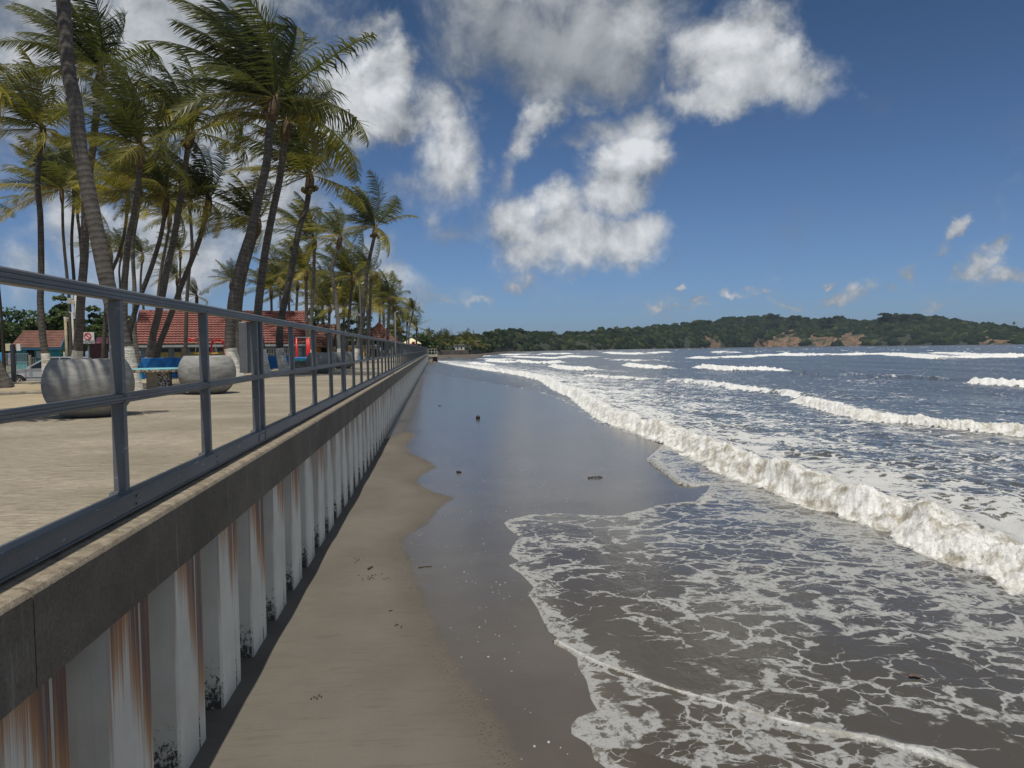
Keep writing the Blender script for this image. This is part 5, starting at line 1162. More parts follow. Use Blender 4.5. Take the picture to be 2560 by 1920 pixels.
    d = ray(989, 893); k = (.045 - CAM[0]) / d[0]; base = CAM + d * k; d2 = ray(988, 856); top = CAM + d2 * ((base[1]) / d2[1]); top[0] = .045
    mb = MB(); mb.tube([(.052, base[1], .30), (.052, base[1], 1.26)], .02, 8); solo('galvanised_pipe', mb, pm('galvanised', (.30, .33, .35), .45, .08, 3, 0, 30, .3), 'pale galvanised pipe clamped to the seaward face of the railing', 'pipe')
    Y = 52; a, b = at(893, 890, Y), at(892, 790, Y); r = thing('floodlight', 'cream floodlight pair on a slim pole left of the tall lamp post', 'floodlight', (a[0], Y, 0)); part('pole', MB().tube([(a[0], Y, 0), b], .04, 8), dk, r)
    mb = MB(); c_ = at(889, 785, Y); mb.obox(c_, ((1, 0, .35), (0, 1, 0), (-.35, 0, 1)), (.19, .12, .07)); part('lamp_head', mb, pm('cream_lamp', (.62, .57, .40), .5, .08), r); mb = MB(); c_ = at(898, 786.5, Y); mb.obox(c_, ((1, 0, .1), (0, 1, 0), (-.1, 0, 1)), (.07, .12, .09)); part('lamp_head', mb, lh, r)
signs_and_poles()

def person(lab, base, hgt, seated, shirt, trousers, rot, cat='person'):
    """one continuous skinned body with hair and clothes as parts"""
    r = place(thing('person', lab, cat), base, rot); s = hgt / 1.72
    skin = pm('skin_brown', (.13, .07, .045), .6, .1, 6, 0)
    hip = .93 if not seated else .50
    J = {'pel': (0, 0, hip), 'sp': (0, .0, hip + .25), 'ch': (0, .0, hip + .44), 'nk': (0, -.01, hip + .56), 'hd': (0, -.03, hip + .66), 'tp': (0, -.02, hip + .78)}
    Rr = {'pel': .13, 'sp': .125, 'ch': .14, 'nk': .055, 'hd': .085, 'tp': .075}; E = [('pel', 'sp'), ('sp', 'ch'), ('ch', 'nk'), ('nk', 'hd'), ('hd', 'tp')]
    for sd, n in ((-1, 'l'), (1, 'r')):
        J.update({n + 'sh': (sd * .17, 0, hip + .47), n + 'el': (sd * .24, -.04, hip + .20), n + 'wr': (sd * .20, -.22, hip + .08), n + 'hn': (sd * .19, -.30, hip + .07), n + 'hp': (sd * .09, 0, hip - .05)})
        Rr.update({n + 'sh': .06, n + 'el': .043, n + 'wr': .03, n + 'hn': .028, n + 'hp': .095})
        if seated: J.update({n + 'kn': (sd * .11, -.44, hip - .02), n + 'an': (sd * .11, -.42, .09), n + 'ft': (sd * .12, -.58, .04)})
        else: J.update({n + 'kn': (sd * .10, -.03, .49), n + 'an': (sd * .10, .01, .09), n + 'ft': (sd * .12, -.14, .04)})
        Rr.update({n + 'kn': .062, n + 'an': .042, n + 'ft': .035}); E += [('ch', n + 'sh'), (n + 'sh', n + 'el'), (n + 'el', n + 'wr'), (n + 'wr', n + 'hn'), ('pel', n + 'hp'), (n + 'hp', n + 'kn'), (n + 'kn', n + 'an'), (n + 'an', n + 'ft')]
    def skinned(name, keys, edges, grow, mat, root):
        me = bpy.data.meshes.new(name); ix = {k: i for i, k in enumerate(keys)}
        me.from_pydata([tuple(s * c for c in J[k]) for k in keys], [(ix[a], ix[b]) for a, b in edges], []); o = bpy.data.objects.new(name, me); C.objects.link(o)
        md = o.modifiers.new('skin', 'SKIN'); 
        if not me.skin_vertices: 
            bpy.context.view_layer.objects.active = o
        for k in keys:
            sv = me.skin_vertices[0].data[ix[k]]; sv.radius = (s * (Rr[k] + grow),) * 2
            if k == root: sv.use_root = True
        o.modifiers.new('sub', 'SUBSURF').levels = 1; o.modifiers['sub'].render_levels = 1
        me2 = bpy.data.meshes.new_from_object(o.evaluated_get(bpy.context.evaluated_depsgraph_get())) if False else None
        me.materials.append(mat); o.parent = r; return o
    skinned('body', list(J), E, 0, skin, 'pel')
    ku = ['pel', 'sp', 'ch', 'lsh', 'lel', 'rsh', 'rel']; skinned('shirt', ku, [e for e in E if e[0] in ku and e[1] in ku], .016, shirt, 'pel')
    kl = ['pel', 'lhp', 'lkn', 'lan', 'rhp', 'rkn', 'ran']; skinned('trousers', kl, [e for e in E if e[0] in kl and e[1] in kl], .014, trousers, 'pel')
    mb = MB(); mb.ell((0, .0, s * (hip + .755)), (s * .088, s * .098, s * .075), 12, 8); lpart('hair', mb, pm('black_hair', (.012, .011, .010), .7, .1), r, True)
    return r

def pavilions():
    # open tiled pavilion
    Y = 98; c = at(948, 806, Y); zt = c[2]; ze = at(948, 853, Y)[2]; w = (at(987, 853, Y)[0] - at(906, 853, Y)[0]) / 2; g0 = -.06
    r = thing('tiled_pavilion', 'open pavilion under a steep hipped brown tiled roof', 'pavilion', (c[0], Y, g0)); dz = zt - g0; de = ze - g0
    mb = MB()
    for s in range(4):
        q = s * PI / 2; ca, sa = math.cos(q), math.sin(q); rt = lambda x, y, z: (x * ca - y * sa, x * sa + y * ca, z)
        tiled(mb, rt(-w, -w, de), rt(w, -w, de), rt(.04, -.04, dz), rt(-.04, -.04, dz), 11, .22, .05, .045)
    lpart('roof', mb, TILE2, r)
    for sx in (-1, 1):
        for sy in (-1, 1): mb = MB(); mb.box(sx * (w - .35) - .09, sx * (w - .35) + .09, sy * (w - .35) - .09, sy * (w - .35) + .09, 0, de + .1); lpart('post', mb, pm('dark_wood', (.20, .15, .09), .8, .2), r)
    mb = MB(); mb.box(-w + .3, w - .3, -w + .3, w - .3, 0, .12); lpart('floor_slab', mb, CONC, r)
    mb = MB(); mb.box(-w + .5, w * .1, w - .6, w - .45, .12, .85); lpart('low_wall', mb, pm('yellow_wall', (.58, .40, .12), .8, .12), r)
    shirt1 = pm('dark_shirt', (.02, .02, .025), .8, .1); shirt2 = pm('maroon_shirt', (.07, .012, .025), .8, .1); tr = pm('dark_trousers', (.025, .026, .035), .8, .1)
    p = at(929, 893, 96); p[2] = .06
    mb = MB(); mb.cbox(p[0] - .35, p[0] + .35, 95.85, 96.25, .0, .45, .02); solo('wooden_stool', mb, pm('dark_wood', (.20, .15, .09), .8, .2), 'dark wooden block stool under the seated person', 'stool')
    person('person seated sideways in dark clothes under the tiled pavilion', (p[0], 96.0, .02), 1.7, True, shirt1, tr, .9)
    p = at(957, 893, 96); person('person standing in maroon top under the tiled pavilion', (p[0], 96.5, .06), 1.72, False, shirt2, tr, -.4)
    Yb = 90; a = at(943, 893, Yb); mb = MB(); mb.lathe([(.26, 0), (.30, .85), (.33, .87), (.33, .95), (.12, 1.02)], (a[0], Yb, 0), 16); solo('wheelie_bin', mb, pm('black_plastic', (.02, .021, .022), .5, .1), 'black plastic bin between the two people under the pavilion', 'bin')
    # side roof
    Y = 118; c = at(993, 850, Y); r = thing('small_red_roof', 'low red roofed shelter behind the second lamp post', 'shelter', (c[0], Y, -.1)); z = c[2] + .1
    mb = MB()
    for s in range(4):
        q = s * PI / 2; ca, sa = math.cos(q), math.sin(q); rt = lambda x, y, z: (x * ca - y * sa, x * sa + y * ca, z); tiled(mb, rt(-1.1, -1.1, z - .5), rt(1.1, -1.1, z - .5), rt(.03, -.03, z), rt(-.03, -.03, z), 4, .3, .04, .04)
    lpart('roof', mb, TILE, r)
    for sx in (-1, 1): mb = MB(); mb.box(sx * .9 - .07, sx * .9 + .07, -.9, -.76, 0, z - .45); lpart('post', mb, GREYST, r)
    # orange kiosk
    Y = 74; A = at(790, 890, Y); r = place(thing('orange_kiosk', 'small orange kiosk under a weathered brown tiled roof', 'kiosk'), (A[0], Y, -.1), .06); og = pm('orange_wall', (.50, .24, .05), .8, .12); zr = at(800, 812, Y)[2] + .1; ze = at(800, 866, Y)[2] + .1; w = at(833, 880, Y)[0] - A[0]
    mb = MB(); mb.box(0, w, .4, 2.2, 0, ze); lpart('wall', mb, og, r)
    mb = MB(); tiled(mb, (-.15, -.3, ze - .1), (w + .05, -.3, ze - .1), (w + .15, 1.3, zr), (.05, 1.3, zr), 9, .25, .05, .06); mb.tube([(.05, 1.3, zr), (w + .15, 1.3, zr)], .09, 7); mb.add([(-.15, 2.9, ze - .1), (w + .05, 2.9, ze - .1), (w + .15, 1.3, zr), (.05, 1.3, zr)], [(0, 1, 2, 3)]); lpart('roof', mb, TILE2, r)
    mb = MB(); mb.box(w * .28, w * .86, .34, .41, .15, ze - .12); op = lpart('serving_hatch', mb, DARK, r); mb = MB(); mb.box(w * .24, w * .9, .25, .41, ze - .16, ze - .08); lpart('hatch_lintel', mb, pm('slate_board', (.09, .12, .15), .6, .15), op)
    for x in (-.05, w + .02): mb = MB(); mb.box(x, x + .12, -.15, -.03, 0, ze - .1); lpart('post', mb, og, r)
    # teal lean-to board
    Yt = 76; a = at(843, 840, Yt); b = at(833, 890, Yt); mb = MB(); mb.add([(a[0] - .3, Yt, b[2]), (a[0] + .05, Yt, b[2]), (a[0] + .05, Yt, a[2]), (a[0] - .12, Yt, a[2]), (a[0] - .3, Yt + .08, b[2]), (a[0] + .05, Yt + .08, b[2]), (a[0] + .05, Yt + .08, a[2]), (a[0] - .12, Yt + .08, a[2])], [(0, 1, 2, 3), (7, 6, 5, 4), (0, 4, 5, 1), (1, 5, 6, 2), (2, 6, 7, 3), (3, 7, 4, 0)]); solo('teal_board', mb, pm('teal_wall', (.04, .27, .31), .7, .15, 2, .2, 40), 'leaning dark teal board right of the orange kiosk', 'board')
    # yellow building behind
    Y = 108; a, b = at(868, 866, Y), at(945, 890, Y); mb = MB(); r = thing('yellow_building', 'low yellow building glimpsed between the railing posts', 'building', (a[0], Y, -.1)); w = b[0] - a[0]; h = a[2] + .1; mb.box(0, w, 0, 4, 0, h); lpart('wall', mb, pm('yellow_wall', (.58, .40, .12), .8, .12), r); mb = MB(); mb.box(w * .1, w * .2, -.04, .0, h * .2, h * .75); lpart('window', mb, DARK, r); mb = MB(); mb.box(-.2, w + .2, -.3, 4.2, h, h + .12); lpart('roof', mb, CONC, r)
    # blue bin box
    Y = 60; a, b = at(893, 888, Y), at(899, 901, Y); r = thing('blue_bin', 'bright blue square bin left of the tall lamp post', 'bin', (a[0], Y, 0)); w = b[0] - a[0] + .1; mb = MB(); mb.cbox(0, w, 0, w, 0, .43, .02); lpart('bin_body', mb, LBLUE, r); mb = MB(); mb.cbox(-.02, w + .02, -.02, w + .02, .432, .48, .01); lpart('lid', mb, BLUE, r)
    # cream canopy and red flag
    Y = 128; c = at(1029, 845, Y); ze = at(1029, 858.5, Y)[2]; w = (at(1054, 858, Y)[0] - at(1006, 858, Y)[0]) / 2; r = thing('cream_canopy', 'cream pyramid canopy above the far end of the railing', 'canopy', (c[0], Y, 0)); cr = pm('cream_cloth', (.72, .64, .42), .8, .06)
    mb = MB(); mb.add([(-w, -w, ze), (w, -w, ze), (w, w, ze), (-w, w, ze), (0, 0, c[2]), (-w, -w, ze - .12), (w, -w, ze - .12), (w, w, ze - .12), (-w, w, ze - .12)], [(0, 1, 4), (1, 2, 4), (2, 3, 4), (3, 0, 4), (5, 6, 1, 0), (6, 7, 2, 1), (7, 8, 3, 2), (8, 5, 0, 3)]); lpart('cloth', mb, cr, r)
    for sx in (-1, 1):
        for sy in (-1, 1): mb = MB(); mb.tube([(sx * (w - .1), sy * (w - .1), -.1), (sx * (w - .1), sy * (w - .1), ze - .02)], .05, 6); lpart('post', mb, pm('dark_wood', (.20, .15, .09), .8, .2), r)
    Y = 120; a = at(1037, 870, Y); b = at(1036, 855, Y); r = thing('red_flag', 'red flag hanging on a short pole in front of the cream canopy', 'flag', (a[0], Y, 0)); mb = MB(); mb.tube([(0, 0, 0), (0, 0, b[2] + .1)], .03, 6); lpart('pole', mb, GREYST, r)
    mb = MB(); vs = []
    for i in range(7):
        for j in range(6):
            u, v = i / 6, j / 5; vs.append((-.02 - .48 * u * (1 - .2 * v), .10 * math.sin(u * 7 + v), b[2] + .05 - .75 * v - .12 * u + .1 * (1 - abs(2 * u - 1))))
    mb.add(vs, [(i * 6 + j, i * 6 + j + 1, i * 6 + j + 7, i * 6 + j + 6) for i in range(6) for j in range(5)]); o = lpart('cloth', mb, pm('red_cloth', (.62, .03, .06), .8, .1), r, True); o.modifiers.new('thick', 'SOLIDIFY').thickness = .012
pavilions()

def outfall():
    Y = 157.6; a = at(1068, 887, Y); b = at(1094, 887, Y); zt = a[2]; r = thing('outfall_platform', 'concrete platform with stained piles at the far end of the seawall', 'platform', (a[0], Y, -2.0)); w = b[0] - a[0]
    pc = pm('pale_concrete', (.42, .38, .30), .9, .18, 1.5, .3, 20)
    mb = MB(); mb.cbox(a[0], b[0], Y, Y + 4, zt - .45, zt, .03); part('slab', mb, pc, r)
    mb = MB()
    for k in range(5): x = a[0] + w * .02 + k * w * .1; mb.box(x, x + w * .085, Y + .15 + .06 * (k % 2), Y + .5, -2.6, zt - .452)
    part('sheet_piling', mb, pm('stained_sheet', (.40, .36, .28), .8, .25, 1.0, .2, 20, 0, .3, (.16, .10, .05), (.56, .66), 2, (3, 3, .4)), r)
    mb = MB(); mb.tube([(a[0] + w * .58, Y + .4, -2.6), (a[0] + w * .58, Y + .4, zt - .46)], .16, 10); part('pile', mb, pm('rusted_pile', (.18, .07, .03), .85, .35, 2), r)
    mb = MB(); mb.cbox(b[0] - w * .36, b[0] - .05, Y + .5, Y + 3.8, -2.6, zt - .452, .05); part('footing', mb, pm('wet_dark_concrete', (.05, .045, .04), .7, .3), r)
    mb = MB(); zr = at(1090, 872.5, Y)[2]; st = pm('cream_rail', (.46, .44, .36), .5, .1)
    for x in (a[0] + .2, a[0] + w * .42, a[0] + w * .70, b[0] - .12): mb.tube([(x, Y + .1, zt), (x, Y + .1, zr)], .045, 6)
    for z in (zr, zt + (zr - zt) * .5): mb.tube([(a[0], Y + .1, z), (b[0] - .1, Y + .1, z)], .04, 6)
    for z in (zr, zt + (zr - zt) * .5): mb.tube([(b[0] - .12, Y + .1, z), (b[0] - .12, Y + 3.9, z)], .04, 6)
    part('guard_rail', mb, st, r)
    rs = random.Random(4); mb = MB()
    q = at(1087, 926, Y - 4); mb.ell((q[0], Y - 4, -1.95), (.35, .3, .25), 8, 6, .15, rs); solo('pale_boulder', mb, pc, 'pale boulder at the foot of the far concrete platform', 'boulder')
outfall()

def kerb():
    mb = MB(); p = gnd(60, 984, 0); mb.cbox(-22, -4.9, p[1], p[1] + .14, -.2, .045, .02)
    solo('concrete_kerb', mb, CONC, 'low concrete kerb crossing the sand left of the nearest planter', 'kerb')
kerb()

def litter():
    dk = pm('waterlogged_husk', (.022, .018, .014), .5, .3, 20, .3, 60); tw = pm('driftwood', (.06, .048, .035), .85, .3, 20, .3, 60); rs = random.Random(8)
    p = on_beach(1195, 1047); mb = MB(); mb.ell(p + np.array([0, 0, .05]), (.085, .08, .085), 12, 8, .05, rs); solo('beached_coconut', mb, dk, 'dark round coconut lying on the shining wet sand', 'coconut', smooth=True)
    p = on_beach(1146, 1182); mb = MB(); mb.ell(p + np.array([0, 0, .015]), (.045, .03, .03), 10, 7, .2, rs); mb.ell(p + np.array([.045, .0, .01]), (.025, .02, .018), 8, 6, .2, rs); solo('husk_fragment', mb, dk, 'small dark husk fragment near the dry sand edge', 'husk')
    a, b = on_beach(1470, 1196), on_beach(1506, 1194); mb = MB(); mb.tube([a + np.array([0, 0, .01]), (a + b) / 2 + np.array([0, .03, .02]), b + np.array([0, 0, .01])], .012, 6)
    for k in range(5): q = a + (b - a) * (k + .5) / 5; mb.tube([q, q + np.array([rs.uniform(-.08, .08), rs.uniform(-.1, .1), .05])], [.008, .003], 5)
    solo('seaweed_twig', mb, tw, 'dark branching twig on wet sand left of the small wave', 'twig')
    for (x0, y0, x1, y1, r, lab) in ((1046, 1420, 1080, 1417, .007, 'thin dark stick at the edge of the wet sand'), (920, 1424, 932, 1418, .010, 'short thick stick on the dry sand near the shadow'), (972, 1528, 982, 1527, .004, 'thin splinter on the brown sand in the foreground'), (1095, 1015, 1104, 1015, .016, 'stick on the wet sand beyond the coconut')):
        a, b = on_beach(x0, y0), on_beach(x1, y1); z = np.array([0, 0, r]); mb = MB(); mb.tube([a + z, (a + b) / 2 + z + np.array([0, .006, 0]), b + z], [r, r * 1.1, r * .6], 6); solo('driftwood_stick', mb, tw, lab, 'stick')
    for (x, y, n, sp, lab) in ((788, 1745, 6, .018, 'small weed clump low on the brown sand'), (916, 1445, 14, .055, 'scattered weed scraps beside the thick stick'), (1000, 1565, 6, .03, 'tiny weed tuft right of the thin splinter'), (895, 1400, 7, .04, 'weed crumbs on the sand above the thick stick'), (965, 1447, 3, .02, 'pair of dark pods right of the weed scraps')):
        c = on_beach(x, y); mb = MB()
        for _ in range(n):
            q = c + np.array([rs.gauss(0, sp), rs.gauss(0, sp), .004]); a = rs.uniform(0, 6.3); l = rs.uniform(.006, .02); mb.tube([q, q + np.array([l * math.cos(a), l * math.sin(a), rs.uniform(0, .008)])], [.005, .003], 5)
        tag(solo('weed_scraps', mb, dk, lab, 'seaweed'), lab, 'seaweed', None, 'stuff')
    q = gnd(2287, 1694, float(zs(*gnd(2287, 1694, -1.9)[:2])) + .05); mb = MB(); vs = []
    for i in range(9):
        u = i / 8; w = .026 * math.sin(PI * u) ** .8
        for s in (-1, 0, 1): vs.append((q[0] - .055 + .11 * u, q[1] + s * w, q[2] + .012 * abs(s) + .01 * math.sin(u * 5)))
    mb.add(vs, [(i * 3 + j, i * 3 + j + 1, i * 3 + j + 4, i * 3 + j + 3) for i in range(8) for j in range(2)]); o = solo('floating_leaf', mb, pm('dead_leaf', (.13, .075, .05), .6, .2), 'reddish brown dead leaf floating among the foam', 'leaf'); o.modifiers.new('thick', 'SOLIDIFY').thickness = .003
litter()
# ================================================================== trees, far shore, headland
def leaf_cloud(clumps, n, size, seed, flat=.35):
    """n small bent leaf quads spread over the shells of ellipsoid clumps"""
    rg = np.random.default_rng(seed); cl = np.array(clumps, float); vol = cl[:, 3] * cl[:, 4] + .01; k = rg.choice(len(cl), n, p=vol / vol.sum())
    d = rg.normal(size=(n, 3)); d /= np.linalg.norm(d, axis=1)[:, None]; d[:, 2] = np.where(d[:, 2] < -.35, -d[:, 2] * .5, d[:, 2])
    r = (rg.uniform(.35, 1.0, n) ** .45) * (1 + .10 * rg.normal(size=n))
    c = cl[k, :3] + d * r[:, None] * np.stack([cl[k, 3], cl[k, 3], cl[k, 4]], -1)
    nr = d * .6 + rg.normal(size=(n, 3)) * .6 + np.array([0, 0, flat]); nr /= np.linalg.norm(nr, axis=1)[:, None]
    u = np.cross(nr, rg.normal(size=(n, 3))); u /= np.linalg.norm(u, axis=1)[:, None]; w = np.cross(nr, u)
    s = size * rg.uniform(.6, 1.35, n)[:, None]; u *= s; w *= s * .55
    V = np.stack([c - u, c - w + nr * s * .15, c + u, c + w + nr * s * .15], 1).reshape(-1, 3)
    tint = np.repeat(np.clip(.25 + .5 * rg.uniform(size=len(cl))[k] + .12 * rg.normal(size=n), 0, 1), 4)
    return V, np.arange(n * 4).reshape(-1, 4), tint
LEAF = leafmat('tree_leaf', [(0, (.018, .034, .012)), (.5, (.045, .075, .022)), (.8, (.085, .115, .034)), (1, (.14, .15, .05))])
TRUNKM = pm('tree_bark', (.10, .08, .06), .9, .35, 5, .5, 20)
def tree(lab, px, ytop, ybase, half, Y, seed, n=2600, size=.22, g0=-.9, group='broadleaf trees behind the palms', dome=1.0):
    rs = random.Random(seed); t_ = at(px, ytop, Y); top = t_[2]; cx = t_[0]; w = half * Y / F
    r = thing('broadleaf_tree', lab, 'tree', (cx, Y, g0), group); h = top - g0
    cl = []
    for i in range(26):
        a = rs.uniform(0, 6.28); q = rs.uniform(.0, 1) ** .6; z = g0 + h * (.30 + .62 * rs.random() * (1 - .55 * q * dome)); rr = w * rs.uniform(.28, .48); cl.append((cx + q * w * .75 * math.cos(a), Y + q * w * .75 * math.sin(a), z, rr, rr * .6))
    cl.append((cx, Y, top - w * .22, w * .4, w * .24))
    V, Fc, ti = leaf_cloud(cl, n, size, seed); link('crown', V, Fc, LEAF, r, False, {'tint': ti})
    mb = MB(); mb.tube([(cx, Y, g0 - .1), (cx + .1, Y, g0 + h * .25), (cx, Y, g0 + h * .6)], [.28, .22, .10], 8)
    for c in cl[:6]: mb.tube([(cx + .05, Y, g0 + h * .3), ((cx + c[0]) / 2, (Y + c[1]) / 2, (g0 + h * .35 + c[2]) / 2), c[:3]], [.12, .08, .03], 6)
    part('trunk', mb, TRUNKM, r, True)
def trees():
    T = tree
    T('dense green tree wall behind the metal gate', 10, 800, 900, 60, 125, 15, 3200, .30)
    T('dense green tree between the hut gable and the utility pole', 128, 790, 900, 45, 112, 16, 2800, .28)
    T('dense green tree between the pale trunk and the prohibition sign', 262, 782, 900, 50, 118, 17, 3000, .28)
    T('broad rounded green tree at the far left edge', 35, 770, 900, 75, 120, 1, 3800, .30)
    T('rounded green tree between hut roof and leftmost palm', 95, 775, 900, 55, 118, 2, 2800, .30)
    T('taller dark layered tree behind the utility pole', 150, 738, 900, 42, 95, 3, 3000, .24, dome=.5)
    T('dark tree behind the prohibition sign', 232, 765, 900, 38, 92, 4, 2800, .24)
    T('low dark tree left of the red roof', 318, 790, 900, 40, 90, 5, 2400, .24)
    T('bushy green tree low behind the cream lamp pole', 195, 800, 900, 45, 105, 6, 2400, .26)
    T('tall dark tree mass behind the roof gable', 790, 770, 880, 60, 130, 7, 4200, .34)
    T('dark tree behind the kinked palm trunk', 860, 780, 880, 55, 135, 8, 3800, .34)
    T('dark tree behind the tiled pavilion, left side', 915, 790, 880, 45, 140, 9, 3200, .34)
    T('dark tree behind the tiled pavilion, right side', 985, 812, 880, 45, 150, 10, 3200, .34)
    T('low green tree behind the cream canopy', 1045, 832, 880, 40, 170, 11, 2600, .36)
    T('dark tree above the middle of the red roof', 640, 788, 880, 40, 110, 12, 2400, .28)
    T('low shrub right of the teal hut', 155, 874, 905, 14, 82, 13, 900, .12, group='shrubs by the hut')
    T('pale grey green shrub beside the white bollard', 174, 878, 905, 10, 70, 14, 600, .10, group='shrubs by the hut')
trees()

# ---- far shore and headland
SKY_ = [(1040, 842), (1074, 839), (1121, 834), (1162, 829), (1207, 833), (1228, 825), (1284, 823), (1350, 831), (1437, 833), (1510, 823), (1549, 822), (1597, 821), (1624, 816), (1688, 810), (1755, 805), (1833, 797), (1876, 793), (1931, 789), (1951, 799), (1986, 792), (2021, 800), (2093, 797), (2128, 803), (2198, 803), (2209, 790), (2261, 788), (2340, 794), (2412, 805), (2470, 811), (2513, 817), (2560, 826), (2640, 838), (2760, 850), (2800, 858)]
BASE_ = [(1040, 260), (1100, 270), (1180, 300), (1215, 430), (1260, 640), (1400, 830), (1500, 900), (1750, 1250), (1920, 1550), (2300, 1500), (2560, 1430), (2800, 1400)]
ZSEA = -2.05
def headland():
    rg = np.random.default_rng(5)
    pxs = np.arange(1040, 2801, 4.0); nb = 12
    sk = np.interp(pxs, [q[0] for q in SKY_], [q[1] for q in SKY_]); bd = np.interp(pxs, [q[0] for q in BASE_], [q[1] for q in BASE_])
    V = []; tops = []
    for px, ys, b in zip(pxs, sk, bd):
        d = ray(px, ys); back = b * 1.16; ztop = CAM[2] + d[2] / np.hypot(d[0], d[1]) * back
        hd = d[:2] / np.hypot(d[0], d[1]); row = []
        for k in range(nb):
            u = k / (nb - 1); dist = b * (1 + .16 * u) if k < nb - 2 else b * (1.16 + .25 * (k - nb + 3))
            z = ZSEA - 1 + (ztop * .80 - ZSEA + 1) * min(1, (u * 1.25)) ** .55
            if k >= nb - 2: z = ztop * (.72 if k == nb - 2 else .2)
            row.append((CAM[0] + hd[0] * dist, hd[1] * dist, z))
        V += row; tops.append((hd, b, ztop))
    V = np.array(V); n = len(pxs)
    V[:, 2] += np.where(V[:, 2] > 3, 2.0 * fbm(V[:, 0] * .03, V[:, 1] * .03, 3), 0)
    m, t = newmat('headland_earth'); g = t.geo(); n1 = t.noise(g, .03, 6, .7); n2 = t.noise(t.mapping(g, (1, 1, .35)), .16, 5, .7)
    c = t.mix(t.ramp(n2, .35, .65), (.125, .068, .036), (.235, .150, .085)); z = t.n('ShaderNodeSeparateXYZ', None, Vector=g).outputs[2]
    c = t.mix(t.ramp(t.attr('cliff'), .35, .65), (.028, .036, .016), t.mix(t.ramp(t.noise(g, .07, 6, .75), .46, .58), c, (.035, .042, .02))); b_ = t.n('ShaderNodeBsdfPrincipled', None, Base_Color=c, Roughness=.95); finish(t, b_)
    CLF = ((1745, 1800, 12), (1875, 1935, 12), (1930, 2002, 24), (2022, 2092, 20), (2100, 2160, 25), (2440, 2530, 6))
    cl_ = np.zeros(n)
    for a_, c_, s_ in CLF: cl_ = np.maximum(cl_, sstep(a_ - 8, a_ + 6, pxs) * sstep(c_ + 8, c_ - 6, pxs))
    struct('headland', V, grid_faces(n, nb), m, True, {'cliff': np.repeat(cl_, nb)})
    # canopy: irregular leafy crowns over the slope
    lobes = []
    for i, px in enumerate(pxs):
        hd, b, zt = tops[i]; den = 4 + int(b / 420)
        clf = 0
        for a_, c_, s_ in CLF:
            if a_ < px < c_: clf = s_
        for _ in range(den):
            u = rg.uniform(0, 1); dist = b * (1.0 + .165 * u); z = ZSEA + (zt - ZSEA) * min(1, (u * 1.15)) ** .6 + (min(5.0, rg.exponential(2.2)) * b / 1500 - 1.5 if u > .7 else 0)
            if z < clf * 1.0 * (b / 1500) * rg.uniform(.7, 1.6): continue
            R = rg.uniform(.0036, .0082) * b * (1.25 - .35 * u); R = min(R, 12.5)
            jit = rg.uniform(-2, 2) / F * dist
            lobes.append((CAM[0] + hd[0] * dist - hd[1] * jit, hd[1] * dist + hd[0] * jit, z - R * .55 + rg.uniform(-.25, .15) * R, R, R * rg.uniform(.6, .9)))
    # each crown: a knobbly dome with ragged leaf facets over it
    lob = np.array(lobes); n8, m5 = 9, 5; aa = np.arange(n8) * 2 * PI / n8; th = np.linspace(0, PI * .62, m5)
    dd = np.stack([np.sin(th)[:, None] * np.cos(aa)[None], np.sin(th)[:, None] * np.sin(aa)[None], np.cos(th)[:, None] + 0 * aa[None]], -1).reshape(1, -1, 3)
    rad_ = (1 + .16 * rg.normal(size=(len(lob), n8 * m5, 1))) * .9
    DV = lob[:, None, :3] + dd * rad_ * np.stack([lob[:, 3], lob[:, 3], lob[:, 4]], -1)[:, None]
    i_ = np.arange(m5 - 1)[:, None] * n8; k_ = np.arange(n8)[None]; j_ = (k_ + 1) % n8; q_ = np.stack([i_ + k_, i_ + n8 + k_, i_ + n8 + j_, i_ + j_], -1).reshape(-1, 4)
    DF = (q_[None] + (np.arange(len(lob)) * n8 * m5)[:, None, None]).reshape(-1, 4); dtint = np.repeat(np.clip(.38 + .22 * rg.normal(size=len(lob)), 0, 1), n8 * m5)
    lobes = np.array(lobes); nl = len(lobes); k = 14
    d = rg.normal(size=(nl, k, 3)); d /= np.linalg.norm(d, axis=2)[..., None]; d[..., 2] = np.abs(d[..., 2]) * 1.0 - .12
    rr = rg.uniform(.72, 1.12, (nl, k, 1)); c = lobes[:, None, :3] + d * rr * np.stack([lobes[:, 3], lobes[:, 3], lobes[:, 4]], -1)[:, None]
    nr = d + rg.normal(size=d.shape) * .20; nr /= np.linalg.norm(nr, axis=2)[..., None]
    u = np.cross(nr, rg.normal(size=d.shape)); u /= np.linalg.norm(u, axis=2)[..., None]; w = np.cross(nr, u); s = lobes[:, None, 3:4] * rg.uniform(.16, .30, (nl, k, 1))
    Vv = np.stack([c - u * s, c - w * s * .8, c + u * s, c + w * s * .8], 2).reshape(-1, 3)
    ti = np.repeat(np.clip(.34 + .20 * rg.normal(size=(nl, 1)) + .05 * rg.normal(size=(nl, k)), 0, 1).ravel(), 4)
    ti[:] = np.repeat(np.repeat(dtint.reshape(len(lob), -1)[:, 0], k), 4)
    o = link('headland_forest', np.concatenate([DV.reshape(-1, 3), Vv]), np.concatenate([DF, len(DF[0:0]) + n8 * m5 * len(lob) + np.arange(len(Vv)).reshape(-1, 4)]), FOREST, None, False, {'tint': np.concatenate([dtint, ti])}); tag(o, 'dark green forest covering the far headland', 'forest', None, 'stuff')
FOREST = leafmat('forest_leaf', [(0, (.009, .018, .008)), (.45, (.022, .036, .014)), (.75, (.048, .060, .022)), (1, (.09, .09, .035))], .15)
for n_ in FOREST.node_tree.nodes:
    if n_.type == 'BSDF_PRINCIPLED': n_.inputs['Roughness'].default_value = .95; n_.inputs['Specular IOR Level'].default_value = .05
headland()

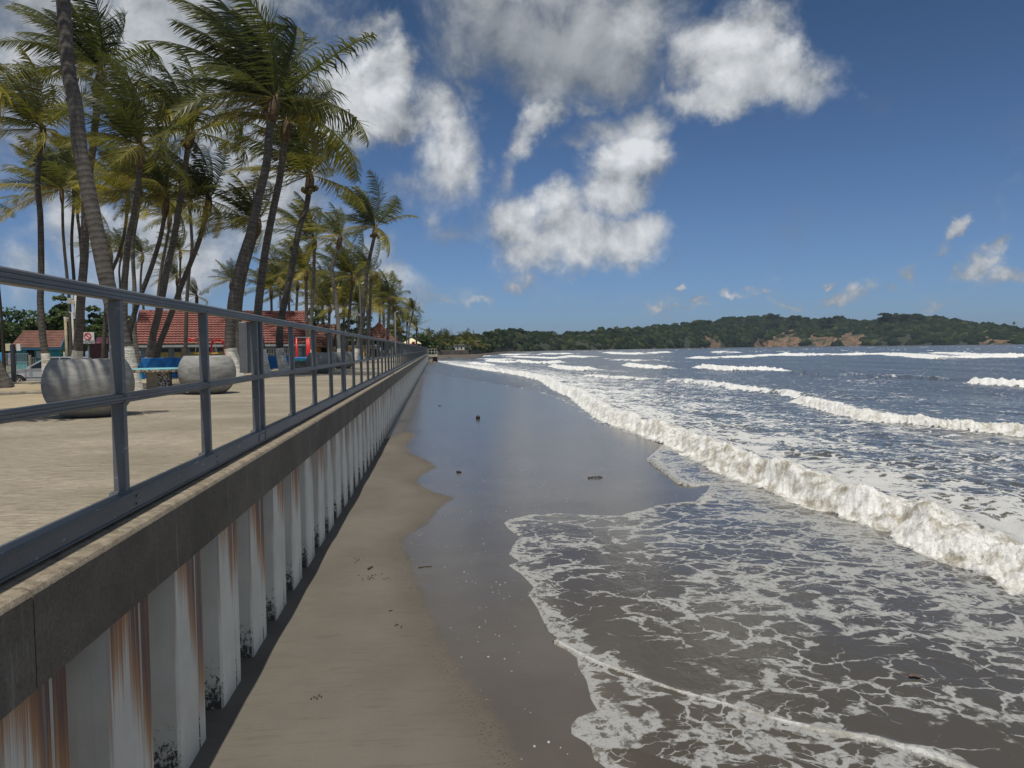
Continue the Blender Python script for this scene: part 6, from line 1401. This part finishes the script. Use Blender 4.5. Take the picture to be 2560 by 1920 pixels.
def skyline_trees():
    rs = random.Random(3)
    def flat(lab, px, yt, yb, wpx, D, seed, layers=4):
        d = ray(px, yb); h = np.hypot(d[0], d[1]); P = lambda x, y: CAM + ray(x, y) / np.hypot(*ray(x, y)[:2]) * D
        b = P(px, yb + 8); t_ = P(px, yt); R = wpx / F * D / 2; r = thing('canopy_tree', lab, 'tree', b, 'tall trees on the headland skyline'); cl = []
        for i in range(layers * 3): a = rs.uniform(0, 6.28); q = rs.uniform(.1, .9); z = t_[2] - (t_[2] - b[2]) * .45 * rs.random(); cl.append((b[0] + R * q * math.cos(a), b[1] + R * q * math.sin(a), z, R * .38, R * .13))
        V, Fc, ti = leaf_cloud(cl, 700, R * .10, seed); link('crown', V, Fc, FOREST, r, False, {'tint': ti})
        mb = MB(); mb.tube([b, (b + t_) / 2, t_ - np.array([0, 0, R * .2])], [R * .07, R * .05, R * .02], 6)
        for c in cl[:5]: mb.tube([(b + t_) / 2, c[:3]], [R * .03, R * .015], 5)
        part('trunk', mb, TRUNKM, r)
    flat('wide flat topped tree at the middle of the headland skyline', 1931, 785, 806, 34, 1640, 1); flat('round tree right of the wide flat topped skyline tree', 1984, 790, 806, 30, 1640, 2)
    flat('flat topped tree with bare left limb on the headland skyline', 2070, 797, 812, 40, 1640, 3); flat('broad umbrella tree, highest on the headland', 2222, 786, 812, 50, 1640, 4); flat('second broad tree right of the highest one', 2262, 785, 806, 36, 1640, 5)
    flat('feathery tree on the left shoulder of the headland', 1760, 801, 814, 30, 1430, 6); flat('small dark tree on the ridge left of the headland shoulder', 1690, 809, 820, 16, 1330, 7); flat('domed tree on the low ridge nearest the bay', 1285, 820, 834, 18, 800, 8)
    # lone palm at the tip
    D = 1500; P = lambda x, y: CAM + ray(x, y) / np.hypot(*ray(x, y)[:2]) * D
    b = P(2534, 826); t_ = P(2535, 809); r = thing('palm_tree', 'tiny lone palm standing above the right end of the headland', 'palm tree', b); mb = MB(); mb.tube([b, t_], [.35, .25], 6); part('trunk', mb, TRUNKM, r)
    v, f, ti = crown_mesh(t_, 3.6, 77, 16, 10, ws=.3, wl=.5); link('crown', v, f, FROND, r, False, {'tint': ti * .5})
skyline_trees()

def far_shore():
    # low land behind the bay: beach, sea wall, houses, palms
    SH = [(1062, 893), (1100, 897), (1140, 897), (1190, 896), (1215, 889), (1250, 884), (1300, 880)]; W = [on_sea(x, y, ZSEA) for x, y in SH]
    V = []; 
    for q in W:
        d = (q - CAM[:2]); d /= np.linalg.norm(d)
        k_ = 1 if len(V) < 24 else .25
        for off, z in ((-3, ZSEA - .5), (0, ZSEA), (6, ZSEA + .45), (18, ZSEA + .8), (50, ZSEA + .9), (110, ZSEA - 1)): p = q + d * off * k_; V.append((p[0], p[1], z))
    V = [(-260, V[0][1] - 50 + k * 40, V[k][2]) for k in range(6)] + V
    struct('far_beach', np.array(V), grid_faces(len(W) + 1, 6), pm('far_sand', (.11, .09, .07), .9, .3, .15, .2, 3))
    mb = MB(); P = lambda x, y, Y: at(x, y, Y)
    Y = 262; a, b = P(1098, 876, Y), P(1172, 876, Y); zb = ZSEA + .7; mb.cbox(a[0], b[0], Y, Y + .5, zb, a[2], .05); solo('shore_wall', mb, pm('dark_wall', (.10, .09, .075), .9, .3, .6), 'long low dark wall along the far beach', 'wall')
    Y = 270; a, b = P(1140, 874, Y), P(1162, 887, Y); mb = MB(); mb.cbox(a[0], b[0], Y, Y + .5, b[2], a[2], .05); solo('shore_wall', mb, pm('cream_wall', (.40, .36, .27), .9, .2, .6), 'cream wall below the white house on the far beach', 'wall')
    wh = pm('white_house_wall', (.62, .62, .58), .8, .1, .5)
    for x0, x1, yt, Y, lab in ((1138, 1161, 863, 285, 'white block house on the far beach above the cream wall'), (1112, 1138, 868, 290, 'pale low house left of the white block house')):
        a, b = P(x0, yt, Y), P(x1, 884, Y); r = thing('beach_cottage', lab, 'house', (a[0], Y, ZSEA + 1)); w = b[0] - a[0]; h = a[2] - ZSEA - 1; mb = MB(); mb.box(0, w, 0, 6, 0, h); lpart('wall', mb, wh, r)
        mb = MB(); mb.box(-.2, w + .2, -.3, 6.2, h, h + .2); lpart('roof', mb, pm('far_roof', (.38, .36, .33), .8, .15), r)
        for k in range(2): mb = MB(); mb.box(w * (.2 + .4 * k), w * (.36 + .4 * k), -.06, .0, h * .55, h * .8); lpart('window', mb, DARK, r)
    G4 = 'palms on the far beach'
    D = [(1075, 838, 300, 4.2, 'dark palm rising left of the far beach wall'), (1100, 846, 275, 4.0, 'palm directly above the left end of the far wall'), (1118, 842, 268, 4.2, 'dark palm leaning over the middle of the far wall'), (1132, 852, 266, 3.6, 'low palm in front of the pale low house'), (1168, 848, 275, 4.6, 'yellowish palm just right of the white house'), (1180, 850, 280, 4.4, 'second yellowish palm right of the white house'), (1192, 856, 285, 3.6, 'palm at the right end of the far wall'), (1205, 862, 340, 4.0, 'palm beyond the far wall near the bay'), (1086, 858, 262, 3.4, 'low palm behind the concrete platform'), (1060, 850, 250, 3.6, 'palm left of the concrete platform rail')]
    for i, (x, y, Y, L, lab) in enumerate(D):
        t_ = at(x, y + 4, Y); g0 = ZSEA + 1.0; lean = (-.6 + (i * 37 % 10) / 8.) ; r = thing('palm_tree', lab, 'palm tree', (t_[0] + lean, Y, g0), G4)
        v, f = ringtube(resample([np.array([t_[0] + lean, Y, g0]), np.array([t_[0] + lean * .5, Y, (g0 + t_[2]) / 2 - .3]), t_], .5), np.full(len(resample([np.array([t_[0] + lean, Y, g0]), np.array([t_[0] + lean * .5, Y, (g0 + t_[2]) / 2 - .3]), t_], .5)), .17), 6)
        link('trunk', v, f, TRUNKM, r)
        v, f, ti = crown_mesh(t_, L, 200 + i, 22, 16, ws=.45, wl=.13, ymin=.12 if 'yellow' in lab else -.05); link('crown', v, f, FROND, r, False, {'tint': ti})
    for i, (x, yt, half, Y) in enumerate(((1062, 850, 18, 320), (1090, 856, 22, 330), (1128, 848, 24, 345), (1160, 846, 26, 360), (1200, 852, 24, 400), (1230, 858, 22, 520), (1105, 866, 12, 300), (1150, 858, 14, 330))):
        lab = ['bushy tree left of the outfall platform on the far shore', 'bushy tree behind the far wall left end', 'bushy tree behind the pale low house', 'bushy tree behind the white block house', 'bushy tree at the bend of the bay', 'bushy tree farthest round the bay', 'low bush beside the far dark wall', 'low bush between the two far houses'][i]
        tree(lab, x, yt, 885, half, Y, 60 + i, 1100, half * Y / F * .09, ZSEA + 1, 'bushes of the far shore')
    rs = random.Random(9); dk = pm('dark_rock', (.05, .045, .04), .85, .3, 1)
    for i, (x, y) in enumerate(((1110, 896), (1122, 897), (1180, 893), (1090, 897))):
        q = gnd(x, y, ZSEA); mb = MB(); mb.ell((q[0], q[1], ZSEA + .1), (.7 + .3 * (i % 2), .6, .35), 8, 6, .18, rs); solo('shore_rock', mb, dk, ['dark rock left of two on the far waterline', 'dark rock right of two on the far waterline', 'dark rock below the yellowish palms', 'dark rock beside the concrete platform'][i], 'rock', 'rocks on the far waterline')
far_shore()
# ================================================================== sea air
def haze():
    mb = MB(); mb.box(-5100, 5100, -60, 5100, -4.2, 95)
    m = bpy.data.materials.new('sea_air'); m.use_nodes = True; t = NT(m.node_tree)
    v = t.n('ShaderNodeVolumePrincipled', None, Density=.00009, Anisotropy=.2); v.inputs['Color'].default_value = (.72, .84, 1, 1)
    o = t.n('ShaderNodeOutputMaterial'); t.t.links.new(v.outputs[0], o.inputs['Volume'])
    ob = link('haze', mb.v, mb.f, m); ob['kind'] = 'stuff'; ob['label'] = 'thin bluish sea haze over the bay'; ob['category'] = 'haze'
haze()
